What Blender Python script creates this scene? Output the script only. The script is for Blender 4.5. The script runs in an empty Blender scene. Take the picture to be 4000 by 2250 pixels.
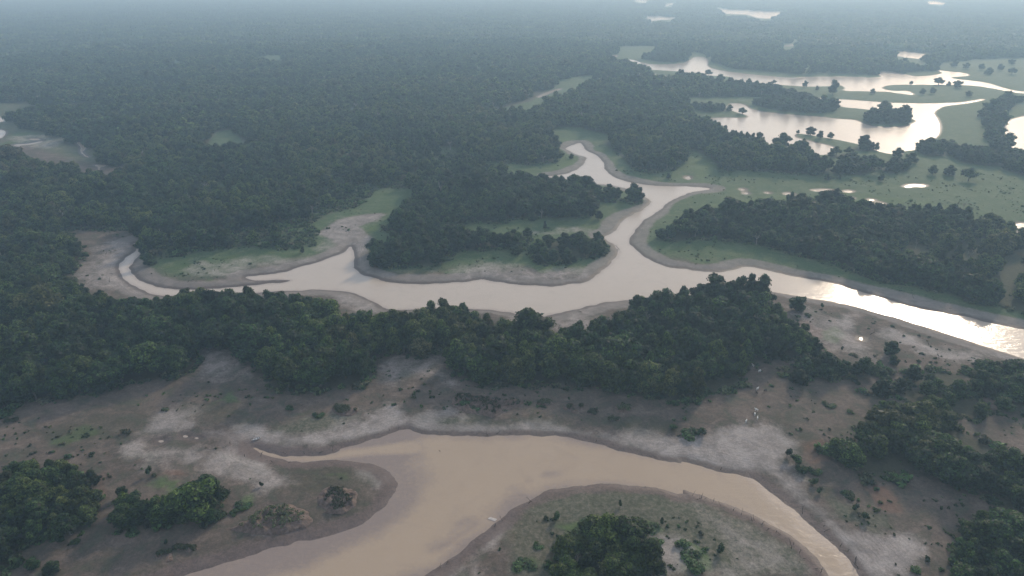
import bpy, math, random
import numpy as np

random.seed(7)
RNG = np.random.default_rng(7)
sc = bpy.context.scene
COL = sc.collection

# ------------------------------------------------------------------ camera, sky, sun, exposure
CAM_H = 200.0
PITCH = math.radians(24.5)          # looking down from the drone
FPX = 1717.0                        # focal length in the photograph's 2576 px width
cam_d = bpy.data.cameras.new('camera')
cam_d.sensor_width = 36.0
cam_d.lens = 36.0 * FPX / 2576.0
cam_d.clip_start = 1.0
cam_d.clip_end = 60000.0
cam = bpy.data.objects.new('camera', cam_d)
cam.location = (0, 0, CAM_H)
cam.rotation_euler = (math.radians(90) - PITCH, 0, 0)
COL.objects.link(cam)
sc.camera = cam

SUN_EL = math.radians(23.5)
SUN_AZ = math.radians(33.0)         # to the right of the view direction (+Y), clockwise from above
world = bpy.data.worlds.new('World')
sc.world = world
world.use_nodes = True
wn = world.node_tree
wn.nodes.clear()
w_out = wn.nodes.new('ShaderNodeOutputWorld')
w_bg = wn.nodes.new('ShaderNodeBackground')
w_sky = wn.nodes.new('ShaderNodeTexSky')
w_sky.sky_type = 'NISHITA'
w_sky.sun_disc = False
w_sky.sun_elevation = SUN_EL
w_sky.sun_rotation = SUN_AZ
w_sky.altitude = 0
w_sky.air_density = 1.0
w_sky.dust_density = 1.5
w_sky.ozone_density = 1.0
w_mix = wn.nodes.new('ShaderNodeMix')
w_mix.data_type = 'RGBA'
w_mix.inputs['Factor'].default_value = 0.5
w_mix.inputs['B'].default_value = (6.5, 7.1, 8.4, 1)       # thin even cloud veil over the blue
w_bg.inputs['Strength'].default_value = 0.10
wn.links.new(w_sky.outputs[0], w_mix.inputs['A'])
wn.links.new(w_mix.outputs['Result'], w_bg.inputs['Color'])
wn.links.new(w_bg.outputs[0], w_out.inputs['Surface'])

sun_d = bpy.data.lights.new('sun', 'SUN')
sun_d.energy = 2.2
sun_d.angle = math.radians(7.0)    # veiled by cloud and haze
sun_d.color = (1.0, 0.86, 0.68)
sun = bpy.data.objects.new('sun', sun_d)
sun.rotation_euler = (math.pi / 2 - SUN_EL, 0, math.pi - SUN_AZ)
sun.location = (0, 0, 400)
COL.objects.link(sun)

sc.view_settings.view_transform = 'Standard'
sc.view_settings.look = 'None'
sc.view_settings.gamma = 1.0
sc.view_settings.use_curve_mapping = False
sc.view_settings.exposure = 0.35
HAZE_DENSITY = 0.00025

sc.cycles.max_bounces = 5
sc.cycles.diffuse_bounces = 2
sc.cycles.glossy_bounces = 2
sc.cycles.transmission_bounces = 3
sc.cycles.volume_bounces = 3
sc.cycles.use_denoising = True

# ------------------------------------------------------------------ image points -> ground points
CP, SP = math.cos(PITCH), math.sin(PITCH)


def F(pts, z=0.0):
    """points of the 2576 px wide photograph -> points on the ground plane"""
    a = np.asarray(pts, float)
    x = (a[:, 0] - 1288.0) / FPX
    y = (724.5 - a[:, 1]) / FPX
    dy = CP + y * SP
    dz = -SP + y * CP
    t = (CAM_H - z) / -np.minimum(dz, -0.004)
    return np.stack([x * t, dy * t], 1)


K = 0.33353
TILE = {'tl': (0, 0), 'tm': (858.5, 0), 'tr': (1716.9, 0), 'ml': (0, 483), 'mm': (858.5, 483), 'mr': (1716.9, 483),
        'bl': (0, 966), 'bm': (858.5, 966), 'br': (1716.9, 966)}


def T(*args):
    """tile points: T('bl', [(u,v),...], 'bm', [...]) -> F points"""
    out = []
    for k in range(0, len(args), 2):
        ox, oy = TILE[args[k]]
        out += [(ox + u * K, oy + v * K) for u, v in args[k + 1]]
    return out


def ground_pt(tile, u, v, z=0.0):
    p = F(T(tile, [(u, v)]), z)[0]
    return float(p[0]), float(p[1])


# ------------------------------------------------------------------ numeric helpers
def _hash(ix, iy, seed):
    h = (ix.astype(np.int64) * 374761393 + iy.astype(np.int64) * 668265263 + seed * 974711) & 0xFFFFFFFF
    h = ((h ^ (h >> 13)) * 1274126177) & 0xFFFFFFFF
    h = (h ^ (h >> 16)) & 0xFFFFFF
    return h / float(0xFFFFFF)


def vnoise(x, y, scale, seed=0):
    x = np.asarray(x) / scale
    y = np.asarray(y) / scale
    ix, iy = np.floor(x), np.floor(y)
    fx, fy = x - ix, y - iy
    fx = fx * fx * (3 - 2 * fx)
    fy = fy * fy * (3 - 2 * fy)
    a = _hash(ix, iy, seed)
    b = _hash(ix + 1, iy, seed)
    c = _hash(ix, iy + 1, seed)
    d = _hash(ix + 1, iy + 1, seed)
    return (a * (1 - fx) + b * fx) * (1 - fy) + (c * (1 - fx) + d * fx) * fy


def fbm(x, y, scale, seed=0, octs=3):
    v, a, t = 0, 1.0, 0
    for o in range(octs):
        v = v + a * vnoise(x, y, scale / 2 ** o, seed + 17 * o)
        t += a
        a *= 0.5
    return v / t


def sstep(a, b, x):
    t = np.clip((x - a) / (b - a), 0, 1)
    return t * t * (3 - 2 * t)


def poly_sd(P, poly, far=80.0):
    """signed distance (negative inside) of points P to a polygon, only exact within `far`"""
    poly = np.asarray(poly, float)
    out = np.full(len(P), float(far))
    lo, hi = poly.min(0) - far, poly.max(0) + far
    idx = np.nonzero((P[:, 0] > lo[0]) & (P[:, 0] < hi[0]) & (P[:, 1] > lo[1]) & (P[:, 1] < hi[1]))[0]
    A, B = poly, np.roll(poly, -1, 0)
    for s in range(0, len(idx), 60000):
        ii = idx[s:s + 60000]
        px, py = P[ii, 0], P[ii, 1]
        d2 = np.full(len(ii), float(far * far))
        ins = np.zeros(len(ii), bool)
        for (ax, ay), (bx, by) in zip(A, B):
            ex, ey = bx - ax, by - ay
            L = ex * ex + ey * ey + 1e-9
            wx, wy = px - ax, py - ay
            t = np.clip((wx * ex + wy * ey) / L, 0, 1)
            qx, qy = wx - t * ex, wy - t * ey
            np.minimum(d2, qx * qx + qy * qy, out=d2)
            if ay != by:
                c = ((ay > py) != (by > py)) & (px < ex * (py - ay) / (by - ay) + ax)
                ins ^= c
        d = np.sqrt(d2)
        out[ii] = np.where(ins, -d, d)
    return out


def inside(P, poly):
    poly = np.asarray(poly, float)
    ins = np.zeros(len(P), bool)
    lo, hi = poly.min(0), poly.max(0)
    idx = np.nonzero((P[:, 0] > lo[0]) & (P[:, 0] < hi[0]) & (P[:, 1] > lo[1]) & (P[:, 1] < hi[1]))[0]
    px, py = P[idx, 0], P[idx, 1]
    r = np.zeros(len(idx), bool)
    for (ax, ay), (bx, by) in zip(poly, np.roll(poly, -1, 0)):
        if ay != by:
            r ^= ((ay > py) != (by > py)) & (px < (bx - ax) * (py - ay) / (by - ay) + ax)
    ins[idx] = r
    return ins


def smooth_poly(p, n=2):
    """Chaikin corner cutting"""
    p = np.asarray(p, float)
    for _ in range(n):
        q = np.roll(p, -1, 0)
        p = np.stack([0.78 * p + 0.22 * q, 0.22 * p + 0.78 * q], 1).reshape(-1, 2)
    return p


def ell(tile, u, v, ru, rv, n=12, wob=0.15):
    r = random.Random(int(u * 7 + v * 13))
    pts = []
    for k in range(n):
        a = 2 * math.pi * k / n
        w = 1 + r.uniform(-wob, wob)
        pts.append((u + ru * w * math.cos(a), v + rv * w * math.sin(a)))
    return T(tile, pts)


# ------------------------------------------------------------------ water outlines
W = []          # (name, label, ground polygon, muddy)


def water(name, label, pts, muddy=0, n=1):
    W.append((name, label, smooth_poly(F(pts), n), muddy))


water('river', 'muddy tan shallow river channel bending through the foreground', T(
    'bl', [(1900, 474), (2000, 512), (2150, 545), (2300, 548), (2450, 535), (2576, 505)],
    'bm', [(0, 492), (150, 452), (280, 402), (420, 352), (500, 340), (530, 352), (620, 378), (750, 388), (900, 392), (1100, 397),
           (1300, 392), (1450, 387), (1650, 397), (1800, 427), (2000, 472), (2200, 522), (2400, 567), (2576, 612)],
    'br', [(0, 587), (150, 627), (300, 662), (450, 692), (560, 722), (640, 792), (740, 872), (840, 952), (910, 1022), (980, 1082),
           (1060, 1152), (1140, 1222), (1220, 1302), (1290, 1382), (1330, 1448), (1420, 1560), (1540, 1720), (1700, 1900),
           (1420, 1900), (1290, 1700), (1180, 1560), (1110, 1448), (1060, 1370), (990, 1290), (910, 1210), (840, 1160), (770, 1120),
           (650, 1050), (570, 1005), (470, 945), (360, 905), (260, 870), (150, 838), (60, 808), (0, 790)],
    'bm', [(2576, 835), (2400, 780), (2250, 760), (2000, 755), (1750, 768), (1600, 795), (1500, 830), (1400, 875), (1300, 935),
           (1200, 1030), (1100, 1105), (1000, 1175), (900, 1280), (800, 1345), (700, 1405), (620, 1448), (450, 1600), (200, 1800)],
    'bl', [(1700, 2100), (600, 2100), (700, 1750), (1100, 1560), (1350, 1460), (1530, 1405), (1700, 1340), (2000, 1260), (2300, 1180),
           (2576, 1110)],
    'bm', [(0, 1105), (100, 1085), (200, 1030), (300, 960), (370, 880), (425, 780), (415, 720), (380, 680), (300, 640), (220, 610),
           (150, 590), (0, 570)],
    'bl', [(2450, 582), (2300, 592), (2150, 582), (2000, 538), (1940, 500)]), 1)

TAN = smooth_poly(F(T(
    'bm', [(600, 440), (700, 405), (900, 410), (1100, 410), (1300, 408), (1450, 402), (1650, 415), (1800, 445), (2000, 492), (2200, 542),
           (2400, 590), (2576, 640)],
    'br', [(0, 602), (150, 650), (300, 685), (450, 715), (520, 740), (600, 810), (700, 890), (800, 970), (870, 1040), (940, 1100),
           (1020, 1170), (1100, 1240), (1180, 1320), (1250, 1400), (1300, 1480), (1500, 1760), (1600, 1900), (1480, 1900), (1270, 1650),
           (1160, 1500), (1090, 1420), (1010, 1330), (900, 1230), (760, 1135), (560, 1022), (350, 922), (150, 852), (0, 802)],
    'bm', [(2576, 830), (2400, 770), (2250, 745), (2100, 733), (1950, 728), (1800, 730), (1700, 737), (1560, 770), (1400, 820),
           (1250, 900), (1050, 1030), (850, 1180), (760, 1290), (500, 1400), (300, 1500), (-100, 1650)],
    'bl', [(1800, 1800), (1900, 1560), (2300, 1440), (2576, 1310)],
    'bm', [(0, 1300), (200, 1205), (350, 1120), (450, 1050), (560, 950), (640, 860), (640, 780), (600, 640), (585, 560)])), 2)
SHOAL = [smooth_poly(F(p), 2) for p in (
    T('bm', [(1340, 760), (1380, 700), (1440, 680), (1430, 745)]), T('bm', [(1500, 700), (1540, 655), (1690, 655), (1600, 700)]),
    T('bm', [(800, 1140), (860, 1050), (960, 985), (1040, 985), (960, 1060), (860, 1120)]),
    T('bm', [(1050, 950), (1120, 890), (1210, 875), (1170, 920), (1080, 960)]),
    T('bm', [(650, 1260), (900, 1110), (1100, 960), (1000, 1090), (800, 1240)]))]
RILL = smooth_poly(F(T('bl', [(1640, 372), (1800, 432), (1950, 492), (2100, 535), (2250, 558), (2420, 548), (2576, 520)],
                       'bm', [(0, 505), (250, 478), (540, 430), (600, 445), (620, 520), (300, 525), (0, 548)],
                       'bl', [(2450, 572), (2300, 580), (2150, 566), (2000, 530), (1850, 472), (1700, 418)])), 1)

water('river', 'pale river winding across the middle of the view', T(
    'ml', [(1000, 388), (1015, 383), (1060, 410), (1090, 440), (1080, 460), (1020, 500), (985, 560), (985, 600), (1020, 640), (1080, 680),
           (1180, 715), (1300, 735), (1420, 738), (1600, 730), (1750, 720), (1900, 705), (2050, 690), (2150, 683), (2210, 665),
           (2100, 660), (1980, 668), (1890, 668), (1840, 642), (1900, 635), (2000, 625), (2140, 605), (2250, 570), (2350, 545),
           (2450, 510), (2576, 465)],
    'mm', [(40, 440), (70, 405), (78, 425), (100, 500), (98, 560), (120, 600), (180, 630), (280, 662), (350, 680), (450, 690), (560, 697),
           (640, 697), (750, 688), (900, 680), (1000, 670), (1060, 660), (1120, 672), (1300, 695), (1450, 707), (1600, 712), (1680, 708),
           (1720, 692), (1800, 690), (1870, 665), (1950, 605), (2030, 540), (2075, 480), (2090, 435), (2060, 395), (2020, 375),
           (1980, 345), (1990, 335), (2060, 300), (2120, 220), (2200, 165), (2280, 130), (2330, 90), (2345, 72), (2300, 40)],
    'tm', [(2270, 1470), (2200, 1440), (2100, 1410), (1990, 1390), (1900, 1385), (1800, 1365), (1650, 1350), (1540, 1330), (1600, 1325),
           (1700, 1310), (1760, 1290), (1820, 1250), (1850, 1200), (1840, 1180), (1770, 1165), (1720, 1140), (1680, 1120), (1730, 1100),
           (1800, 1075), (1815, 1085), (1840, 1130), (1870, 1150), (1900, 1155), (1950, 1190), (1985, 1235), (1980, 1260), (2010, 1300),
           (2060, 1340), (2180, 1375), (2300, 1395), (2400, 1405), (2576, 1405)],
    'tr', [(100, 1410), (215, 1422), (190, 1432), (130, 1442), (60, 1450)],
    'mm', [(2576, 25), (2480, 70), (2420, 120), (2350, 180), (2280, 215), (2230, 270), (2190, 330), (2175, 385), (2220, 440), (2290, 490),
           (2380, 540), (2470, 570), (2576, 578)],
    'mr', [(100, 597), (200, 605), (300, 604), (380, 590), (440, 570), (500, 565), (580, 575), (700, 605), (850, 640), (1000, 660),
           (1150, 690), (1230, 715), (1350, 755), (1500, 795), (1600, 830), (1750, 870), (1900, 900), (2050, 925), (2200, 955),
           (2350, 990), (2480, 1020), (2576, 1035), (2900, 1110), (3500, 1230), (3500, 1520), (2900, 1350), (2576, 1255), (2400, 1200),
           (2200, 1140), (2000, 1075), (1800, 1010), (1600, 945), (1400, 890), (1200, 840), (1000, 805), (850, 780), (700, 755),
           (590, 740), (300, 750)],
    'mm', [(2576, 790), (2300, 805), (2100, 820), (1950, 840), (1800, 880), (1650, 915), (1500, 945), (1380, 935), (1250, 905),
           (1100, 890), (900, 885), (700, 885), (420, 890), (320, 880), (260, 840), (180, 795), (80, 760), (0, 745)],
    'ml', [(2500, 737), (2350, 738), (2200, 748), (2050, 752), (1800, 770), (1500, 785), (1300, 785), (1150, 772), (1060, 740),
           (980, 695), (920, 640), (885, 580), (900, 540), (960, 490), (1020, 450), (1022, 420)]))
water('lake', 'wide silver lake with a tree-covered spit, upper right', T(
    'tr', [(95, 905), (300, 887), (490, 893), (505, 878), (460, 860), (400, 845), (355, 825), (350, 800), (360, 783), (430, 780),
           (480, 798), (515, 825), (620, 845), (750, 860), (900, 872), (1050, 882), (1150, 897), (1300, 905), (1340, 922), (1420, 950),
           (1550, 962), (1700, 952), (1780, 910), (1700, 888), (1600, 850), (1480, 835), (1340, 820), (1200, 808), (1175, 780),
           (1150, 750), (1250, 753), (1400, 765), (1550, 776), (1700, 780), (1850, 783), (1950, 780), (2100, 775), (2200, 760),
           (2270, 746), (2265, 757), (2150, 780), (2000, 797), (1950, 807), (1890, 850), (1920, 890), (1940, 930), (1945, 980),
           (1920, 1040), (1850, 1060), (1780, 1090), (1760, 1130), (1640, 1143), (1650, 1175), (1560, 1160), (1470, 1140), (1440, 1115),
           (1300, 1080), (1150, 1050), (1000, 1025), (870, 1005), (838, 1020), (860, 1040), (1000, 1075), (1130, 1105), (1150, 1130),
           (1100, 1168), (930, 1168), (975, 1135), (920, 1115), (800, 1110), (650, 1095), (560, 1055), (460, 1015), (370, 995),
           (290, 990), (250, 960), (180, 930)]))
water('lake', 'long silver lake behind the dotted grass strip, upper right', T(
    'tm', [(2140, 450), (2200, 450), (2250, 470), (2350, 490), (2576, 480)],
    'tr', [(60, 455), (90, 430), (170, 432), (190, 460), (185, 500), (230, 520), (330, 540), (450, 555), (600, 570), (750, 585),
           (860, 590), (900, 582), (1100, 580), (1300, 580), (1450, 590), (1520, 580), (1460, 555), (1480, 542), (1560, 538), (1650, 555),
           (1750, 580), (1860, 575), (1980, 555), (1920, 530), (2000, 540), (2100, 548), (2165, 565), (2140, 575), (2000, 582), (2050, 597),
           (2200, 612), (2300, 627), (2400, 660), (2500, 685), (2576, 693), (3200, 705), (3200, 722), (2576, 705), (2480, 695),
           (2350, 668), (2200, 645), (2100, 640), (1900, 640), (1700, 638), (1560, 640), (1490, 660), (1530, 680), (1620, 690),
           (1700, 685), (1755, 720), (1650, 707), (1540, 692), (1400, 690), (1200, 685), (1240, 670), (1200, 640), (1100, 650),
           (950, 655), (800, 645), (650, 635), (500, 620), (370, 620), (400, 597), (340, 575), (200, 570), (100, 560), (0, 540)],
    'tm', [(2400, 530), (2330, 525), (2240, 515), (2180, 490), (2140, 475)]))
water('lake', 'pale lake cut off by the right edge of the photo', T(
    'tr', [(2700, 860), (2560, 880), (2460, 910), (2420, 960), (2430, 1010), (2415, 1060), (2480, 1110), (2485, 1150), (2450, 1190),
           (2520, 1187), (2576, 1200), (3000, 1200), (3000, 860)]))
water('lake', 'thin bright lake beyond the lakeside forest, upper right', T(
    'tr', [(1345, 372), (1480, 374), (1600, 382), (1700, 392), (1850, 415), (1920, 447), (1800, 446), (1700, 436), (1600, 418), (1540, 432),
           (1480, 412), (1560, 402), (1520, 388), (1350, 384)]))
water('lake', 'farthest bright lake in the haze, top right', T(
    'tr', [(235, 58), (300, 66), (430, 80), (500, 78), (620, 86), (810, 84), (720, 108), (690, 143), (560, 138), (500, 114), (450, 108),
           (270, 102), (300, 92)]))
water('pond', 'small bright strip of water at the top edge, right of centre', T('tm', [(2180, -6), (2320, 0), (2325, 18), (2200, 14)]))
water('pond', 'short bright strip of water in the haze, top right of centre', T('tm', [(2410, 38), (2520, 15), (2535, 42), (2430, 46)]))
water('pond', 'faint double strip of water in the haze, top right of centre',
      T('tm', [(2300, 120), (2450, 128), (2560, 143), (2400, 150), (2280, 168), (2320, 145)]))
water('pond', 'faint bright water at the top edge near the right corner', T('tr', [(1820, 12), (2000, 18), (2000, 42), (1850, 28)]))
water('pond', 'thin line of creek water shining in the far forest', T('tr', [(740, 352), (800, 340), (875, 330), (860, 340), (800, 352)]))
water('creek', 'thin silver creek in the green valley of the far forest', T('tm', [(1478, 728), (1560, 692), (1650, 665), (1668, 672), (1575, 703), (1490, 742)]))
water('pond', 'small bright creek end in the far forest gap', T('tr', [(815, 272), (880, 278), (870, 290), (820, 285)]))
water('pond', 'tiny bright pool left of the thin far lake', T('tr', [(1250, 356), (1320, 362), (1310, 372), (1255, 369)]))
water('pond', 'narrow pool at the near side of the long lake, left end',
      T('tm', [(2320, 548), (2400, 565), (2470, 575), (2410, 600), (2400, 578), (2320, 562)]))
water('pond', 'small water patch at the left tip of the long lake', T('tm', [(2020, 412), (2085, 415), (2080, 432), (2030, 428)]))
water('pond', 'narrow bright ditch crossing the grass between the two lakes',
      T('tr', [(940, 735), (1090, 742), (1085, 756), (950, 748)]))
water('pond', 'sliver of lake water behind the small wooded point', T('tr', [(70, 800), (170, 795), (280, 800), (345, 803), (300, 815), (80, 815)]))
water('pond', 'bright pond on the left edge, upper of two', T('tl', [(-200, 870), (60, 878), (40, 912), (0, 925), (-200, 930)]))
water('pond', 'bright pond on the left edge, lower of two', T('tl', [(-60, 968), (40, 985), (46, 1010), (10, 1047), (-100, 1060)]))
water('creek', 'thin curved creek on the grey mudflat at the left', T('tl', [(90, 1090), (200, 1086), (260, 1073), (335, 1056), (325, 1072), (230, 1092), (100, 1099)]))
water('pond', 'small flat pool above the curved creek on the left mudflat', T('tl', [(208, 1044), (310, 1047), (300, 1060), (240, 1061)]))
water('pond', 'leaf shaped pond trailing into a rill on the left clearing', T(
    'tl', [(555, 1066), (620, 1078), (656, 1090), (645, 1128), (622, 1142), (635, 1165), (682, 1190), (640, 1184), (604, 1145), (612, 1112), (580, 1082)]))
water('pond', 'short bright pool at the forest edge below the left clearing', T('tl', [(715, 1240), (802, 1242), (795, 1256), (758, 1258), (756, 1290), (738, 1282), (735, 1257), (715, 1252)]))
water('pond', 'pair of bright pools on the green plain below the lakes', T('tr', [(1660, 1410), (1720, 1388), (1840, 1394), (1830, 1412), (1740, 1408), (1700, 1418)]))
PONDS = [('tr', 1062, 1438, 80, 9, 'long flat pond on the plain, left of the pair'), ('tr', 1255, 1446, 36, 8, 'short pond right of the long flat one'),
         ('tr', 455, 1432, 20, 8, 'small round pond beside the river fork'), ('tr', 42, 1342, 20, 12, 'small round pond above the river fork point'),
         ('mr', 480, 10, 18, 8, 'tiny pond on the plain right of the fork'), ('mr', 645, 9, 16, 5, 'tiniest pond in the plain row'),
         ('mr', 808, 17, 32, 10, 'pond in front of the round clump of trees'), ('mr', 1275, 49, 18, 6, 'tiny pond behind the forest edge'),
         ('mr', 1425, 63, 22, 9, 'small round pond beside the largest plain pond'), ('mr', 1482, 95, 48, 16, 'largest tan pond on the plain behind the forest'),
         ('mr', 1346, 1107, 14, 10, 'tiny white pool on grey mud below the glinting river'),
         ('mr', 2545, 255, 60, 20, 'pond cut off by the right edge beside scrub'), ('mr', 2545, 312, 40, 11, 'small pool below the pond at the right edge'),
         ('bl', 1218, 433, 20, 8, 'white puddle in the dry creek bed, leftmost'), ('bl', 1400, 395, 20, 8, 'white puddle in the dry creek bed, middle'),
         ('bl', 1482, 408, 14, 6, 'smallest white puddle in the dry creek bed')]
for t_, u_, v_, a_, b_, l_ in PONDS:
    water('pond' if t_ != 'bl' else 'puddle', l_, ell(t_, u_, v_, a_, b_))

# ------------------------------------------------------------------ forest stands (ground footprints) and clearings
STANDS = []     # (key, polygon, spacing, crown radius, height, tint range, fill)


def stand(key, pts, spacing=8.5, r=6.0, h=13.0, tint=(0.0, 0.6), fill=1.0):
    STANDS.append((key, F(pts), spacing, r, h, tint, fill))


BIG = [(-3500, -20), (6000, -20), (6000, 100), (2576, 148), (2480, 150), (2370, 160), (2350, 180), (2200, 190), (2100, 186), (2003, 189),
       (1850, 176), (1795, 160), (1775, 140), (1747, 132), (1700, 136), (1600, 136), (1575, 145), (1566, 165), (1600, 178), (1640, 186), (1640, 205), (1717, 210),
       (1800, 220), (1950, 238), (1950, 247), (1850, 247), (1720, 250), (1720, 270), (1740, 290), (1745, 308), (1810, 338), (1900, 362),
       (2020, 380), (2085, 433), (2075, 442), (2000, 445), (1900, 435), (1830, 435), (1795, 415), (1795, 400), (1740, 385), (1718, 410),
       (1690, 432), (1640, 440), (1590, 428), (1566, 400), (1520, 365), (1530, 345), (1460, 325), (1400, 322), (1375, 345), (1395, 380), (1400, 412), (1340, 420),
       (1200, 412), (1190, 432), (1300, 447), (1060, 482), (945, 478), (930, 500), (900, 525), (820, 545), (770, 570), (795, 590),
       (785, 622), (700, 632), (600, 628), (500, 638), (420, 652), (372, 648), (370, 615), (330, 585), (200, 585), (120, 600), (0, 605),
       (-900, 600)]
stand('far', BIG, 8.3, 5.8, 13.5, (0.02, 0.92))
stand('belt', [(-700, 1110), (0, 1060), (60, 1020), (170, 1008), (270, 998), (340, 973), (420, 958), (488, 946), (492, 900), (520, 878), (580, 888), (640, 920),
               (668, 960), (690, 988), (740, 998), (790, 985), (830, 988), (920, 980), (940, 958), (925, 930), (960, 903), (1010, 898), (1060, 908), (1130, 880),
               (1150, 905), (1140, 935), (1160, 955), (1240, 985), (1300, 975), (1400, 972), (1500, 985), (1560, 998), (1640, 1005),
               (1690, 1022), (1740, 1018), (1780, 995), (1850, 990), (1872, 970), (1860, 935), (1900, 925), (2075, 905), (2055, 880),
               (2000, 860), (1960, 815), (1930, 785), (1900, 768), (1868, 756), (1800, 766), (1700, 780), (1610, 790), (1575, 800), (1570, 835),
               (1500, 855), (1480, 875), (1420, 880), (1340, 880), (1290, 866), (1230, 835), (1180, 812), (1130, 812), (1050, 820), (970, 846),
               (940, 846), (880, 840), (845, 835), (830, 805), (760, 797), (600, 790), (420, 790), (350, 802), (280, 800), (230, 830), (150, 800),
               (0, 790), (-700, 790)], 7.8, 5.6, 13.5, (0.0, 0.85))
stand('left', [(-600, 612), (0, 612), (100, 612), (170, 622), (200, 630), (212, 650), (170, 700), (165, 725), (235, 765), (225, 800), (0, 800), (-600, 800)], 7.8, 5.4, 11, (0.1, 0.8))
stand('peninsula', [(965, 585), (1000, 560), (1040, 520), (1060, 480), (1150, 460), (1300, 460), (1400, 478), (1475, 492), (1490, 515), (1465, 550), (1380, 553),
                    (1300, 558), (1260, 568), (1165, 565), (1150, 590), (1050, 608)], 8, 5.6, 12, (0, 0.4))
stand('peninsula', [(1480, 490), (1545, 497), (1545, 512), (1500, 512)], 8, 4.5, 9, (0, 0.4))
stand('peninsula', [(1570, 512), (1590, 502), (1618, 508), (1610, 518)], 7, 5, 10, (0, 0.3))
stand('peninsula', [(933, 658), (960, 632), (1000, 615), (1100, 600), (1200, 612), (1290, 620), (1332, 610), (1322, 636), (1250, 633), (1200, 638), (1130, 640),
                    (1132, 660), (1100, 675), (1000, 680), (940, 672)], 7.8, 5.5, 11.5, (0, 0.4))
stand('peninsula', T('mm', [(1420, 500), (1500, 440), (1560, 400), (1700, 390), (1830, 380), (1960, 400), (2010, 440), (1940, 500), (1800, 520), (1640, 560), (1500, 560)]), 7.5, 4.2, 8.0, (0.05, 0.5), 0.42)
stand('right', [(1655, 608), (1680, 590), (1720, 570), (1800, 553), (1900, 545), (2000, 546), (2070, 550), (2140, 550), (2250, 543), (2340, 548), (2420, 560),
                (2440, 600), (2300, 610), (2230, 650), (2240, 680), (2300, 690), (2400, 710), (2480, 740), (2500, 775), (2440, 768), (2400, 742),
                (2340, 738), (2290, 722), (2210, 712), (2140, 688), (2080, 660), (2000, 648), (1920, 623), (1850, 613), (1760, 608), (1700, 614)],
      8, 5.6, 12, (0, 0.45))
stand('right', [(2230, 640), (2310, 608), (2420, 590), (2480, 570), (2800, 640), (2800, 840), (2560, 790), (2490, 770), (2440, 730), (2330, 700)], 10, 4.4, 9.5, (0.3, 0.95), 0.55)
stand('right', [(1958, 528), (1985, 518), (2012, 526), (2005, 534), (1970, 534)], 7, 6, 11, (0, 0.3))
stand('right', [(2048, 530), (2080, 518), (2135, 526), (2138, 540), (2060, 540)], 7, 6, 11, (0, 0.3))
stand('lower right', [(1958, 952), (2000, 932), (2095, 938), (2108, 958), (2000, 968)], 7.5, 5, 8, (0.0, 0.4))
stand('lower right', [(2112, 948), (2145, 935), (2188, 945), (2180, 960), (2130, 960)], 6.5, 4.6, 7.5, (0.0, 0.4))
stand('lower right', [(2185, 1005), (2210, 985), (2262, 990), (2250, 1010)], 6.5, 4.4, 7, (0.0, 0.5))
stand('lower right', [(2208, 950), (2222, 935), (2236, 952), (2225, 962)], 5.5, 3.6, 6.5, (0.0, 0.4))
stand('lower right', [(2275, 960), (2330, 940), (2420, 950), (2445, 990), (2360, 985), (2290, 985)], 7.5, 4.6, 7.5, (0.05, 0.5))
stand('lower right', [(2430, 940), (2480, 930), (2700, 960), (2700, 1070), (2500, 1050), (2520, 1010), (2440, 1000)], 8, 4.6, 7.5, (0.05, 0.6), 0.95)
stand('lower right', [(2262, 990), (2330, 995), (2440, 1005), (2500, 1050), (2450, 1070), (2360, 1050), (2290, 1040)], 8.5, 4.2, 7.5, (0.1, 0.7), 0.6)
stand('lower right', [(2078, 1150), (2130, 1128), (2240, 1105), (2200, 1075), (2195, 1050), (2290, 1045), (2360, 1060), (2420, 1100), (2460, 1120), (2530, 1165),
                      (2900, 1280), (2900, 1500), (2576, 1330), (2510, 1300), (2480, 1262), (2400, 1232), (2330, 1195), (2290, 1200), (2250, 1218),
                      (2170, 1212), (2145, 1180)], 6.8, 5.0, 9.5, (0.0, 0.85))
stand('corner', [(2400, 1385), (2430, 1340), (2490, 1310), (2900, 1420), (2900, 1650), (2420, 1650), (2410, 1449)], 6.2, 4.6, 8.5, (0.15, 0.85))
stand('lower left', [(-400, 1230), (0, 1218), (100, 1206), (190, 1222), (232, 1262), (238, 1310), (225, 1345), (175, 1355), (100, 1372), (55, 1385), (35, 1440), (0, 1449), (-400, 1600)],
      5.4, 4.6, 9.5, (0.05, 0.95))
stand('hedge', [(280, 1312), (330, 1295), (400, 1298), (480, 1295), (505, 1270), (555, 1262), (562, 1308), (540, 1318), (500, 1310), (430, 1322), (330, 1335)],
      4.4, 4.3, 9.0, (0.05, 0.7))
stand('clump', [(1400, 1425), (1440, 1380), (1500, 1362), (1560, 1370), (1615, 1398), (1635, 1440), (1600, 1500), (1420, 1500)], 4.4, 4.1, 8.8, (0.15, 0.85))
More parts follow.
